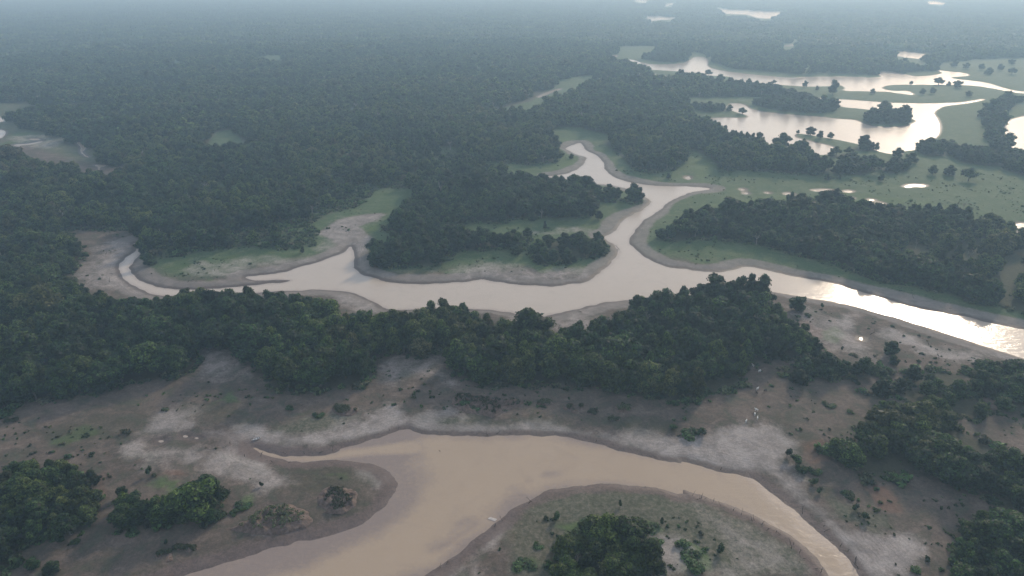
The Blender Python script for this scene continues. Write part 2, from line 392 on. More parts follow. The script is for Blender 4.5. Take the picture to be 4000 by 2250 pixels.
# lakes
TRS = [[(0, 600), (120, 590), (240, 630), (300, 660), (480, 670), (700, 690), (720, 715), (500, 735), (200, 740), (0, 735)],
       [(545, 800), (600, 770), (700, 755), (760, 735), (880, 740), (950, 765), (1000, 790), (1150, 795), (1150, 850), (1000, 862), (750, 850)],
       [(1360, 915), (1450, 880), (1600, 870), (1690, 905), (1680, 935), (1560, 950), (1420, 940)],
       [(1760, 1140), (1840, 1100), (1960, 1100), (2025, 1150), (2000, 1190), (1850, 1195)],
       [(2260, 900), (2330, 830), (2400, 770), (2500, 750), (2540, 770), (2460, 840), (2410, 920), (2400, 1010), (2400, 1070), (2470, 1120), (2475, 1165), (2400, 1175), (2330, 1140), (2290, 1000)],
       [(2060, 1200), (2200, 1160), (2330, 1190), (2576, 1210), (2900, 1300), (2900, 1420), (2500, 1330), (2420, 1280), (2250, 1260), (2100, 1250)],
       [(1160, 1360), (1200, 1290), (1300, 1240), (1400, 1240), (1450, 1300), (1350, 1340), (1240, 1330)],
       [(1480, 1300), (1560, 1260), (1680, 1270), (1700, 1310), (1560, 1330)],
       [(1270, 1130), (1330, 1105), (1460, 1125), (1440, 1150), (1310, 1150)],
       [(1100, 1180), (1250, 1165), (1260, 1195), (1130, 1205)],
       [(80, 830), (140, 815), (330, 825), (345, 850), (150, 860)]]
TRS.append([((u - 1716.9) / K, v / K) for u, v in T('tm', [(2280, 455), (2320, 420), (2400, 385), (2576, 380), (2640, 400), (2600, 470), (2400, 475)])])
for p_ in TRS:
    stand('lakes', T('tr', p_), 8.5, 5.6, 10.5, (0.0, 0.35), 0.9)

CLEAR = [T('tl', [(-600, 790), (0, 790), (440, 805), (700, 795), (900, 770), (850, 805), (430, 860), (130, 900), (120, 935), (180, 975), (500, 1000), (640, 1000),
                  (720, 1020), (780, 1145), (1010, 1145), (900, 1185), (890, 1260), (850, 1275), (690, 1280), (580, 1240), (510, 1200), (400, 1180),
                  (330, 1165), (180, 1140), (60, 1100), (0, 1080), (-600, 1080)]),
         T('tl', [(1390, 1085), (1500, 1055), (1620, 1012), (1760, 985), (1890, 1045), (1760, 1045), (1600, 1055)]),
         T('tl', [(1740, 805), (1850, 752), (1855, 808)]), T('tl', [(1270, 462), (1340, 430), (1440, 452), (1330, 472)]),
         T('tl', [(1900, 432), (2050, 422), (2180, 420), (2180, 438), (1950, 440)]),
         T('tl', [(680, 812), (760, 795), (890, 800), (780, 820)]),
         T('tl', [(1640, 1400), (1760, 1380), (1800, 1448), (1720, 1500), (1660, 1480)]),
         T('tm', [(1040, 775), (1180, 742), (1430, 690), (1600, 640), (1640, 600), (1660, 575), (1760, 590), (1960, 565), (2000, 535), (2060, 505), (1990, 560), (1950, 620),
                  (1780, 650), (1640, 700), (1580, 760), (1480, 800), (1300, 790), (1170, 780)]),
         T('tr', [(640, 380), (740, 340), (800, 290), (830, 270), (890, 275), (870, 330), (800, 360), (720, 365)]),
         T('tm', [(2000, 400), (2080, 360), (2400, 350), (2420, 375), (2200, 400), (2300, 440), (2100, 440)]),
         T('tr', [(1100, 545), (1290, 540), (1290, 552), (1110, 552)]),
         T('tr', [(900, 480), (990, 470), (1010, 500), (900, 500)]),
         [(555, 440), (600, 468), (595, 492), (568, 480)]]


def open_near(g, h=12.5):
    g = np.array(g)
    d_ = np.hypot(g[:, 0], g[:, 1])
    return g * np.where(d_ < d_.mean(), 1 - h / CAM_H, 1.0)[:, None]


CLEAR = [open_near(F(p), 19) for p in CLEAR]
for w_ in W:
    c_ = np.hypot(*w_[2].mean(0))
    if c_ > 1900:
        CLEAR.append(open_near(w_[2], 24) * 0.998)

# ------------------------------------------------------------------ ground cover patches
PALE = [(1.0, p) for p in (
    T('bl', [(1060, 388), (1180, 290), (1300, 215), (1360, 225), (1430, 290), (1520, 325), (1350, 372), (1200, 392)]),
    T('bl', [(920, 478), (1050, 455), (1300, 458), (1580, 465), (1560, 560), (1420, 615), (1250, 605), (1100, 640), (1000, 590), (940, 540)]),
    T('bl', [(1530, 605), (1650, 535), (1900, 575), (2100, 640), (2180, 750), (2050, 820), (1930, 830), (1800, 760), (1600, 760), (1480, 700)]),
    T('bl', [(1780, 345), (1860, 330), (1960, 365), (2150, 405), (2400, 410), (2576, 385)], 'bm', [(0, 345), (200, 275), (430, 210), (510, 230), (495, 310), (380, 350), (200, 425), (0, 465)],
      'bl', [(2400, 470), (2200, 460), (1950, 415)]),
    T('bm', [(530, 235), (800, 195), (960, 270), (700, 300), (720, 368), (600, 352), (530, 300)]),
    T('bm', [(720, 362), (1100, 340), (1400, 318), (1700, 345), (1900, 385), (2576, 470), (2576, 575), (2200, 490), (1800, 405), (1600, 378), (1100, 385)],),
    T('br', [(-10, 470), (250, 335), (450, 310), (700, 360), (820, 460), (740, 560), (800, 700), (950, 800), (1000, 900), (1100, 1000), (1300, 1150), (1500, 1190),
             (1700, 1130), (1840, 1290), (1700, 1330), (1600, 1400), (1500, 1520), (1380, 1440), (1250, 1290), (1000, 1030), (800, 860), (620, 700), (400, 640), (200, 595), (-10, 570)]),
    T('bl', [(1880, 1315), (2150, 1245), (2430, 1150), (2600, 1075), (2600, 1110), (2200, 1235), (1900, 1325)]),
    T('bl', [(1400, 1448), (1520, 1395), (1600, 1390), (1450, 1448)]),
    T('bm', [(180, 680), (250, 660), (320, 690), (345, 740), (320, 810), (260, 790), (190, 740)]),
    T('bm', [(760, 1448), (1000, 1280), (1220, 1110), (1180, 1250), (1000, 1448)]),
    T('bm', [(2300, 1250), (2380, 1200), (2576, 1180), (2576, 1448), (2380, 1448)]),
    T('mr', [(1140, 900), (1280, 950), (1270, 1080), (1360, 1130), (1450, 1200), (1400, 1265), (1250, 1210), (1150, 1225), (1110, 1200), (1220, 1090), (1210, 980)]),
    T('mr', [(1570, 1060), (1750, 1110), (1790, 1175), (1600, 1145)]),
    T('mr', [(1750, 1180), (2100, 1180), (2350, 1235), (2300, 1295), (2000, 1275), (1780, 1245)]))]
PALE += [(0.6, p) for p in (
    T('ml', [(720, 650), (850, 680), (1000, 755), (1100, 775), (850, 752), (740, 705)]),
    T('ml', [(1420, 605), (1500, 545), (1700, 530), (1900, 520), (2200, 505), (2400, 480), (2420, 520), (2200, 570), (1850, 615), (1760, 640), (1700, 665), (1640, 645), (1500, 640)]),
    T('ml', [(2450, 300), (2576, 225)], 'mm', [(150, 195), (300, 178), (345, 190), (240, 250), (120, 285), (215, 365), (180, 420), (150, 520), (90, 470), (70, 395), (0, 470)], 'ml', [(2480, 490), (2400, 505)]),
    T('mm', [(1480, 325), (1650, 303), (1790, 285), (1900, 320), (1700, 335), (1550, 345)]),
    T('mm', [(1250, 935), (1500, 985), (1800, 915), (1900, 880), (1900, 1000), (1850, 1070), (1650, 1085), (1450, 1030), (1300, 975)]),
    T('mm', [(780, 600), (1050, 530), (1100, 545), (1200, 570), (1400, 600), (1500, 625), (1700, 600), (1860, 600), (1870, 650), (1700, 690), (1450, 690), (1100, 650), (900, 660)]),
    T('tl', [(60, 1035), (250, 1025), (510, 1018), (500, 1060), (430, 1130), (180, 1118), (80, 1085)]),
    )]
PALE += [(0.35, T('tm', [(1480, 720), (1560, 695), (1700, 662), (1740, 645), (1600, 705), (1500, 735)]))]
PALE += [(0.55, p) for p in (
    T('br', [(-10, 880), (300, 960), (520, 1100), (900, 1300), (1050, 1460), (200, 1460), (280, 1330), (180, 1200)]),
    T('mm', [(-10, 790), (150, 840), (260, 900), (270, 980), (100, 960), (0, 880)]),
    T('mr', [(800, 900), (1050, 890), (1230, 1060), (1450, 1200), (1600, 1250), (1450, 1330), (1150, 1250), (900, 1080)]),
    T('mm', [(270, 1300), (500, 1230), (700, 1240), (800, 1330), (820, 1448), (300, 1448)]),
    T('ml', [(620, 560), (800, 400), (980, 420), (960, 480), (880, 580), (920, 660), (1050, 760), (800, 770), (520, 690)]),
    T('ml', [(1480, 1210), (1650, 1190), (1830, 1280), (1900, 1400), (2100, 1448), (1500, 1448)]),
    T('tl', [(780, 1150), (1000, 1145), (900, 1185), (880, 1250), (720, 1230)]))]
GREEN = [T('ml', [(1550, 690), (1600, 662), (1675, 678), (1645, 708)]), T('ml', [(1490, 575), (1580, 558), (1655, 580), (1560, 594)]),
         T('ml', [(1790, 545), (1850, 525), (1890, 555), (1820, 575)]),
         T('mm', [(760, 618), (850, 585), (980, 572), (930, 622), (800, 638)]), T('mr', [(10, 500), (120, 508), (280, 528), (305, 560), (180, 578), (50, 542)]),
         T('mr', [(1080, 1070), (1150, 1040), (1215, 1090), (1195, 1160), (1100, 1185)]), T('mm', [(90, 275), (200, 255), (290, 260), (270, 310), (160, 310)]),
         T('bl', [(370, 465), (650, 370), (790, 400), (600, 450), (380, 492)]), T('bl', [(1050, 810), (1250, 722), (1400, 742), (1330, 830)]),
         T('bl', [(2360, 740), (2420, 680), (2576, 660)], 'bm', [(60, 680), (60, 740)]),
         T('bl', [(1620, 160), (1720, 60), (1820, 40), (1800, 160)]),
         T('bl', [(1720, 1010), (1790, 980), (1840, 890), (1900, 840), (1930, 900), (1830, 1000)]),
         T('bm', [(1280, 1390), (1300, 1350), (1440, 1330), (1480, 1380), (1400, 1430)]), T('bm', [(1660, 1100), (1780, 1070), (1900, 1080), (1840, 1150), (1720, 1150)]),
         T('bm', [(2260, 1080), (2330, 1060), (2480, 1130), (2400, 1150)]), T('br', [(-20, 1180), (120, 1230), (200, 1320), (240, 1448), (-20, 1448)]),
         T('br', [(550, 380), (610, 360), (620, 410), (570, 425)]),
         T('mm', [(1430, 590), (1500, 470), (1700, 400), (1850, 400), (1830, 520), (1700, 580), (1500, 620)]),
         T('tm', [(2450, 1330), (2500, 1230), (2576, 1180)], 'tr', [(0, 1140), (130, 1180), (250, 1300), (150, 1390), (60, 1290)]),
         T('tm', [(1640, 1160), (1760, 1180), (1800, 1220), (1700, 1270), (1560, 1290)]), T('tm', [(1640, 1060), (1700, 1030), (1720, 1070), (1660, 1090)]),
         T('mr', [(100, 120), (700, 30), (1400, 20), (2000, 120), (2300, 180), (1500, 160), (600, 100), (200, 160)])]
OLIVE = [T('bm', [(1180, 1120), (1320, 960), (1500, 850), (1700, 800), (2000, 775), (2250, 775), (2576, 860)], 'br', [(0, 830), (300, 950), (520, 1090), (850, 1260), (1000, 1448)],
           'bm', [(1900, 1500), (1250, 1500), (1230, 1200)]),
         T('bm', [(560, 300), (800, 230), (1100, 290), (1500, 290), (1900, 350), (1700, 390), (1200, 380), (700, 370)]),
         T('br', [(850, 680), (1200, 900), (1500, 1000), (1600, 1100), (1450, 1180), (1200, 1050), (1000, 900)]),
         T('bl', [(1950, 400), (2100, 330), (2400, 280), (2576, 250)], 'bm', [(80, 280), (-10, 350)], 'bl', [(2300, 400)]),
         T('bl', [(960, 530), (1200, 490), (1250, 560), (1100, 630)]), T('bl', [(1700, 560), (2000, 640), (2080, 720), (1900, 700)])]
RED = [T('bm', [(1240, 1060), (1330, 1000), (1430, 990), (1500, 1050), (1660, 1150), (1620, 1280), (1560, 1350), (1440, 1400), (1300, 1330), (1230, 1200)]),
       T('br', [(880, 480), (1060, 420), (1040, 580), (960, 600)]), T('br', [(1300, 780), (1500, 790), (1650, 1000), (1500, 1000)]),
       T('br', [(550, 140), (650, 160), (600, 210), (540, 190)]), T('bl', [(1260, 690), (1400, 670), (1500, 720), (1330, 740)]),
       T('bl', [(700, 770), (780, 640), (850, 700), (800, 900), (730, 960)]), T('mm', [(-10, 940), (80, 950), (60, 1030), (-10, 1040)]),
       T('mr', [(750, 1000), (950, 980), (1080, 1080), (950, 1150), (850, 1060)])]
MEADOW_GREEN = [(330, 650), (800, 560), (930, 480), (1040, 470), (1180, 410), (1350, 310), (1500, 200), (1560, 120), (2700, 100), (3500, 400), (3500, 900), (2576, 830), (2400, 775), (2000, 690),
                (1640, 650), (1500, 690), (1380, 670), (940, 700), (880, 640), (700, 670), (540, 700), (420, 700)]
LEFT_GREEN = T('tl', [(-600, 780), (900, 770), (850, 900), (640, 1010), (780, 1150), (1010, 1150), (850, 1270), (580, 1220), (0, 1040), (-600, 1040)])

# ------------------------------------------------------------------ ground grid: polar, fine where the view is
az_f = np.radians(np.linspace(-50, 50, 781))
az_c = np.radians(np.linspace(50, 310, 105)[1:-1])
AZ = np.concatenate([az_f, az_c])
dep = np.radians(np.concatenate([np.linspace(72, 52, 40)[:-1], np.linspace(52, 20, 400)[:-1], np.linspace(20, 2.0, 285)]))
RR = CAM_H / np.tan(dep)
RR = np.concatenate([[8.0, 30.0], RR, np.geomspace(RR[-1] * 1.08, 30000, 26)])
NA, NR = len(AZ), len(RR)
GX = (RR[:, None] * np.sin(AZ)[None, :]).ravel()
GY = (RR[:, None] * np.cos(AZ)[None, :]).ravel()
GP = np.stack([GX, GY], 1)
cell = np.maximum(np.gradient(RR)[:, None] * np.ones(NA)[None, :], RR[:, None] * np.abs(np.gradient(AZ))[None, :]).ravel()
cell = np.where(np.tile(np.abs(AZ) < 0.88, NR), np.repeat(np.gradient(RR), NA), cell)


def water_sd(P):
    best = np.full(len(P), 80.0)
    wid = np.zeros(len(P), int)
    for k, (_, _, poly, _) in enumerate(W):
        d = poly_sd(P, poly)
        m = d < best
        best[m] = d[m]
        wid[m] = k
    return best, wid


S0, WID = water_sd(GP)
WOB = (fbm(GX, GY, 7.0, 3, 3) - 0.5) * 3.2
WOB *= np.where(S0 < 20, 1, 1)
small = np.array([w[0] != 'river' for w in W])[WID]
S = S0 + WOB * np.where(small, 0.45, 1.0)

WOB2 = (fbm(GX, GY, 16, 11, 4) - 0.5)


def soft(polys, edge, wob):
    """0..1 cover of a list of polygons with a soft, broken edge"""
    out = np.zeros(len(GP))
    for p in polys:
        w = 1.0
        if isinstance(p, tuple) and isinstance(p[0], float):
            w, p = p
        d = poly_sd(GP, F(p), 40)
        out = np.maximum(out, w * sstep(edge, -edge, d + WOB2 * wob))
    return out


MUDFLAT = [T('bl', [(980, 412), (1200, 395), (1400, 375), (1560, 335), (1700, 340), (1900, 415), (2050, 450), (2300, 478), (2576, 455), (2576, 600),
                    (2400, 600), (2150, 640), (1900, 570), (1700, 535), (1580, 465), (1300, 452), (1080, 452)])]
DARK = [T('bl', [(2200, 700), (2300, 620), (2450, 585), (2576, 575)], 'bm', [(0, 575), (150, 610), (190, 690), (180, 830), (220, 900), (150, 980), (0, 1060)],
          'bl', [(2450, 1110), (2100, 1190), (2400, 1050), (2380, 900), (2150, 800)]),
        T('bl', [(1480, 240), (1560, 160), (1850, 180), (1960, 290), (1800, 320), (1600, 320)]), T('bl', [(100, 460), (500, 360), (900, 250), (1150, 230), (1050, 350), (930, 440), (600, 470)]),
        T('bm', [(560, 250), (1100, 280), (1500, 270), (1900, 300), (2450, 330), (2400, 370), (1900, 330), (1400, 290), (900, 300)]),
        T('br', [(560, 250), (800, 260), (1000, 400), (900, 520), (820, 420), (700, 320)])]
pale = soft(PALE, 8.0, 26)
GREYBAND = [PALE[3][1], PALE[4][1], PALE[5][1], PALE[6][1],
            T('bm', [(530, 300), (900, 300), (1400, 295), (1900, 350), (2576, 440), (2576, 590), (2200, 510), (1800, 415), (1600, 385), (1100, 392), (700, 385), (540, 350)]),
            T('br', [(-10, 450), (300, 420), (700, 450), (780, 640), (1000, 850), (1250, 1080), (1560, 1200), (1700, 1300), (1560, 1460), (1380, 1440), (1150, 1200), (900, 970), (600, 700), (300, 650), (-10, 580)])]
PALE_INLET = [(0.6, T('bl', [(1230, 388), (1500, 358), (1650, 360), (1800, 428), (1950, 492), (2050, 528), (1950, 520), (1780, 470), (1620, 402), (1450, 386)]))]
pale = np.maximum(pale, soft(PALE_INLET, 3.0, 6))
mudflat = 0.5 * soft(MUDFLAT, 5.0, 12)
dark = 0.5 * soft(DARK, 8.0, 24)
green = soft(GREEN, 4.0, 14)
olive = soft(OLIVE, 6.0, 16)
red = soft(RED, 5.0, 14)
meadow = np.maximum(sstep(12, -12, poly_sd(GP, F(MEADOW_GREEN), 40) + WOB2 * 20), 0.55 * sstep(10, -10, poly_sd(GP, F(LEFT_GREEN), 40)))
dist = np.hypot(GX, GY)
meadow = np.maximum(meadow, sstep(1500, 1900, dist))
for p in CLEAR[1:]:
    meadow = np.maximum(meadow, sstep(4, -4, poly_sd(GP, p, 20)))
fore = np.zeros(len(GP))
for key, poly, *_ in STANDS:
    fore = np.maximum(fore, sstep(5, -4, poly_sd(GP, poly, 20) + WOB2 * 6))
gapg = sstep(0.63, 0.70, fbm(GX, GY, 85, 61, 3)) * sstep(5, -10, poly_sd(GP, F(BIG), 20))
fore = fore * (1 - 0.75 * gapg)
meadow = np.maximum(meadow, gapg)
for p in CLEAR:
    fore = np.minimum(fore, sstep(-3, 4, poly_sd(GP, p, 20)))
# grey dried mud follows every shore of the middle river and of the foreground channel
wn_ = np.array([0 if w[0] == 'river' else 1 for w in W])[WID]
band_w = 5 + 13 * fbm(GX, GY, 45, 5, 2)
band = sstep(band_w + 5, band_w - 4, S) * (WID == 1) * sstep(1300, 900, dist)
band = np.maximum(band, np.maximum(0.95 * soft(GREYBAND, 7.0, 16), 0.55 * soft(MUDFLAT, 5.0, 12)))
INLET = T('ml', [(2400, 330), (2480, 265), (2576, 228)], 'mm', [(60, 212), (180, 190), (300, 176), (350, 190), (250, 240), (140, 280), (190, 330), (225, 370), (190, 430), (150, 520), (90, 480), (70, 395), (0, 470)], 'ml', [(2480, 505), (2420, 480), (2520, 420), (2500, 370)])
band = np.maximum(band, soft([INLET], 4.0, 8))
pale = np.maximum(pale, 0.55 * soft([INLET], 5.0, 10))
meadow = meadow * (1 - 0.8 * soft([INLET], 4.0, 8))
band_l = sstep(7, 2, S) * (wn_ == 1) * 0.25
nearwet = (WID == 0) * sstep(9.5, 3.0, S + WOB2 * 4) * (1 - 0.75 * soft(GREYBAND, 7.0, 10))

zn = fbm(GX, GY, 26, 21, 3) - 0.5
land = np.maximum(S, 0)
GZ = np.where(S > 0, 1.7 * (1 - np.exp(-land / 7.0)) + 1.0 * sstep(10, 70, land) + zn * 0.9 * sstep(2, 18, land)
              + (vnoise(GX, GY, 2.2, 8) - 0.5) * 0.22 * sstep(1, 6, land), np.maximum(S * 0.16, -1.8))
GZ = np.where(dist > 4000, np.maximum(GZ, np.where(S > 0, 1.5, -5)), GZ)


def ground_z(x, y):
    """height of the built sheet at a point (nearest grid vertex)"""
    d = math.hypot(x, y)
    a = math.atan2(x, y)
    i = int(np.clip(np.searchsorted(RR, d), 1, NR - 1))
    if abs(RR[i - 1] - d) < abs(RR[i] - d):
        i -= 1
    if abs(a) <= math.radians(50):
        j = int(round((a - az_f[0]) / (az_f[1] - az_f[0])))
    else:
        j = int(np.argmin(np.abs(((AZ - a + math.pi) % (2 * math.pi)) - math.pi)))
    return float(GZ[i * NA + j])


def ground_lookup(P):
    d = np.hypot(P[:, 0], P[:, 1])
    a = np.arctan2(P[:, 0], P[:, 1])
    i = np.clip(np.searchsorted(RR, d), 1, NR - 1)
    i = np.where(np.abs(RR[i - 1] - d) < np.abs(RR[i] - d), i - 1, i)
    j = np.clip(np.round((a - az_f[0]) / (az_f[1] - az_f[0])).astype(int), 0, len(az_f) - 1)
    return i * NA + j


# ------------------------------------------------------------------ node helpers
class Mat:
    def __init__(self, name):
        self.m = bpy.data.materials.new(name)
        self.m.use_nodes = True
        self.t = self.m.node_tree
        self.t.nodes.clear()
        self.out = self.n('ShaderNodeOutputMaterial')

    def n(self, typ, **kw):
        x = self.t.nodes.new(typ)
        for k, v in kw.items():
            setattr(x, k, v)
        return x

    def l(self, a, b):
        self.t.links.new(a, b)

    def val(self, sock, v):
        if hasattr(v, 'is_output'):
            self.l(v, sock)
        else:
            sock.default_value = v

    def math(self, op, a, b=0.0, c=None, clamp=False):
        x = self.n('ShaderNodeMath', operation=op, use_clamp=clamp)
        self.val(x.inputs[0], a)
        self.val(x.inputs[1], b)
        if c is not None:
            self.val(x.inputs[2], c)
        return x.outputs[0]

    def mix(self, f, a, b, blend='MIX'):
        x = self.n('ShaderNodeMix', data_type='RGBA', blend_type=blend)
        self.val(x.inputs['Factor'], f)
        for s, v in (('A', a), ('B', b)):
            self.val(x.inputs[s], (*v, 1) if isinstance(v, tuple) and len(v) == 3 else v)
        return x.outputs['Result']

    def ramp(self, f, a, b):
        x = self.n('ShaderNodeMapRange', interpolation_type='SMOOTHSTEP')
        self.val(x.inputs['Value'], f)
        x.inputs['From Min'].default_value = a
        x.inputs['From Max'].default_value = b
        return x.outputs[0]

    def noise(self, scale, detail=4, rough=0.6, coord=None, dist=0.0):
        x = self.n('ShaderNodeTexNoise')
        x.inputs['Scale'].default_value = scale
        x.inputs['Detail'].default_value = detail
        x.inputs['Roughness'].default_value = rough
        x.inputs['Distortion'].default_value = dist
        if coord is not None:
            self.l(coord, x.inputs['Vector'])
        return x.outputs['Fac']

    def attr(self, name, typ='GEOMETRY'):
        return self.n('ShaderNodeAttribute', attribute_name=name, attribute_type=typ)


def principled(M, col, rough=0.9, spec=0.3, normal=None):
    p = M.n('ShaderNodeBsdfPrincipled')
    M.val(p.inputs['Base Color'], (*col, 1) if isinstance(col, tuple) else col)
    M.val(p.inputs['Roughness'], rough)
    M.val(p.inputs['Specular IOR Level'], spec)
    if normal is not None:
        M.l(normal, p.inputs['Normal'])
    return p


# ------------------------------------------------------------------ materials
def ground_material():
    M = Mat('floodplain_soil')
    co = M.n('ShaderNodeTexCoord').outputs['Object']
    ma = M.attr('cover')
    sep = M.n('ShaderNodeSeparateColor')
    M.l(ma.outputs['Color'], sep.inputs[0])
    pale_, green_, fore_ = sep.outputs
    mb = M.attr('cover_more')
    sep2 = M.n('ShaderNodeSeparateColor')
    M.l(mb.outputs['Color'], sep2.inputs[0])
    olive_, red_, meadow_ = sep2.outputs
    band_ = mb.outputs['Alpha']
    s = M.attr('shore').outputs['Fac']
    n_big = M.noise(0.022, 5, 0.6, co, 0.4)
    n_mid = M.noise(0.11, 5, 0.65, co, 0.6)
    n_fine = M.noise(0.55, 4, 0.7, co, 0.3)
    n_grit = M.noise(1.3, 4, 0.75, co, 0.8)
    c = M.mix(M.ramp(n_big, 0.35, 0.65), (0.082, 0.067, 0.054), (0.124, 0.099, 0.079))
    c = M.mix(M.math('MULTIPLY', M.ramp(n_mid, 0.45, 0.72), 0.55), c, (0.170, 0.130, 0.105))
    c = M.mix(M.math('MULTIPLY', M.ramp(n_mid, 0.54, 0.30), 0.75), c, (0.060, 0.072, 0.046))
    mpx = M.n('ShaderNodeMapping')
    mpx.inputs['Scale'].default_value = (0.028, 0.11, 1.0)
    mpx.inputs['Rotation'].default_value = (0, 0, 0.25)
    M.l(co, mpx.inputs['Vector'])
    n_str = M.noise(1.0, 6, 0.7, mpx.outputs[0], 0.6)
    c = M.mix(M.math('MULTIPLY', M.ramp(n_str, 0.54, 0.72), 0.5), c, (0.170, 0.140, 0.112))
    c = M.mix(M.math('MULTIPLY', M.ramp(n_str, 0.47, 0.33), 0.5), c, (0.062, 0.060, 0.046))
    red2 = M.ramp(M.math('ADD', red_, M.math('MULTIPLY', M.math('SUBTRACT', n_mid, 0.5), 0.9)), 0.35, 0.8)
    c = M.mix(M.math('MULTIPLY', red2, 0.75), c, (0.150, 0.092, 0.066))
    gm = M.mix(M.ramp(n_mid, 0.3, 0.7), (0.046, 0.096, 0.032), (0.070, 0.116, 0.043))
    c = M.mix(M.math('MULTIPLY', meadow_, 0.85), c, gm)
    c = M.mix(M.math('MULTIPLY', M.ramp(M.math('ADD', olive_, M.math('MULTIPLY', M.math('SUBTRACT', n_fine, 0.5), 0.8)), 0.2, 0.9), 0.8), c,
              M.mix(M.ramp(n_fine, 0.35, 0.65), (0.070, 0.082, 0.050), (0.122, 0.120, 0.088)))
    greens = M.ramp(M.math('ADD', green_, M.math('MULTIPLY', M.math('SUBTRACT', n_fine, 0.5), 0.9)), 0.3, 0.95)
    c = M.mix(M.math('MULTIPLY', greens, 0.85), c, M.mix(n_mid, (0.058, 0.098, 0.034), (0.096, 0.145, 0.052)))
    # grey band of dried mud along the shores, then the palest crusted patches
    bnd = M.ramp(M.math('ADD', band_, M.math('MULTIPLY', M.math('SUBTRACT', n_fine, 0.5), 0.6)), 0.2, 0.8)
    grey = M.mix(M.ramp(n_mid, 0.3, 0.7), (0.172, 0.152, 0.136), (0.242, 0.215, 0.192))
    c = M.mix(M.math('MULTIPLY', bnd, 0.85), c, grey)
    pl = M.ramp(M.math('ADD', pale_, M.math('MULTIPLY', M.math('SUBTRACT', M.math('ADD', M.math('MULTIPLY', n_fine, 0.3), M.math('ADD', M.math('MULTIPLY', n_mid, 0.55), M.math('MULTIPLY', n_grit, 0.15))), 0.5), 1.6)), 0.0, 1.05)
    white = M.mix(M.ramp(M.math('ADD', M.math('MULTIPLY', n_grit, 0.35), M.math('MULTIPLY', n_mid, 0.65)), 0.36, 0.64), (0.230, 0.203, 0.183), (0.390, 0.352, 0.322))
    c = M.mix(M.math('MULTIPLY', pl, 0.80), c, white)
    # old water lines: thin steps parallel to the shore
    st = M.math('SINE', M.math('MULTIPLY', M.math('ADD', s, M.math('MULTIPLY', n_mid, 4.2)), 3.4))
    stm = M.math('MULTIPLY', M.math('MULTIPLY', M.ramp(st, 0.1, 0.9), M.math('MAXIMUM', pl, bnd)), M.ramp(n_big, 0.38, 0.6))
    stm = M.math('MULTIPLY', stm, M.ramp(s, 34.0, 14.0))
    c = M.mix(M.math('MULTIPLY', M.math('MULTIPLY', stm, M.ramp(n_fine, 0.38, 0.62)), 0.48), c, (0.115, 0.100, 0.088))
    # forest floor and tussock speckle
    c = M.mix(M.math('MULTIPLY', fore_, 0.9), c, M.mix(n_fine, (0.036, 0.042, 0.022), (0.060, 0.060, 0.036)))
    spk = M.math('MULTIPLY', M.ramp(n_grit, 0.60, 0.72), M.ramp(n_mid, 0.42, 0.6))
    c = M.mix(M.math('MULTIPLY', spk, 0.68), c, (0.045, 0.050, 0.032))
    # wet dark mud at the water's edge
    wet = M.ramp(M.math('ADD', s, M.math('MULTIPLY', n_fine, 2.0)), 5.4, 2.4)
    c = M.mix(M.math('MULTIPLY', wet, 0.88), c, M.mix(n_fine, (0.070, 0.054, 0.046), (0.105, 0.080, 0.066)))
    nw = M.ramp(M.math('ADD', ma.outputs['Alpha'], M.math('MULTIPLY', M.math('SUBTRACT', n_fine, 0.5), 0.7)), 0.2, 0.85)
    c = M.mix(M.math('MULTIPLY', nw, 0.8), c, M.mix(n_mid, (0.098, 0.074, 0.066), (0.150, 0.116, 0.104)))
    under = M.ramp(s, 0.3, -0.6)
    c = M.mix(under, c, (0.21, 0.165, 0.125))
    micro = M.mix(M.ramp(M.math('ADD', M.math('MULTIPLY', n_grit, 0.6), M.math('MULTIPLY', n_fine, 0.4)), 0.25, 0.75), (0.58, 0.58, 0.58), (1.42, 1.40, 1.38))
    c = M.mix(M.math('SUBTRACT', 1.0, M.math('MULTIPLY', M.math('MAXIMUM', pl, bnd), 0.55)), c, micro, 'MULTIPLY')
    bump = M.n('ShaderNodeBump')
    bump.inputs['Strength'].default_value = 0.6
    bump.inputs['Distance'].default_value = 0.35
    M.l(M.math('ADD', n_fine, M.math('MULTIPLY', n_grit, 0.6)), bump.inputs['Height'])
    rough = M.math('SUBTRACT', 0.95, M.math('MULTIPLY', wet, 0.35))
    p = principled(M, c, rough, 0.25, bump.outputs[0])
    M.l(p.outputs[0], M.out.inputs['Surface'])
    return M.m


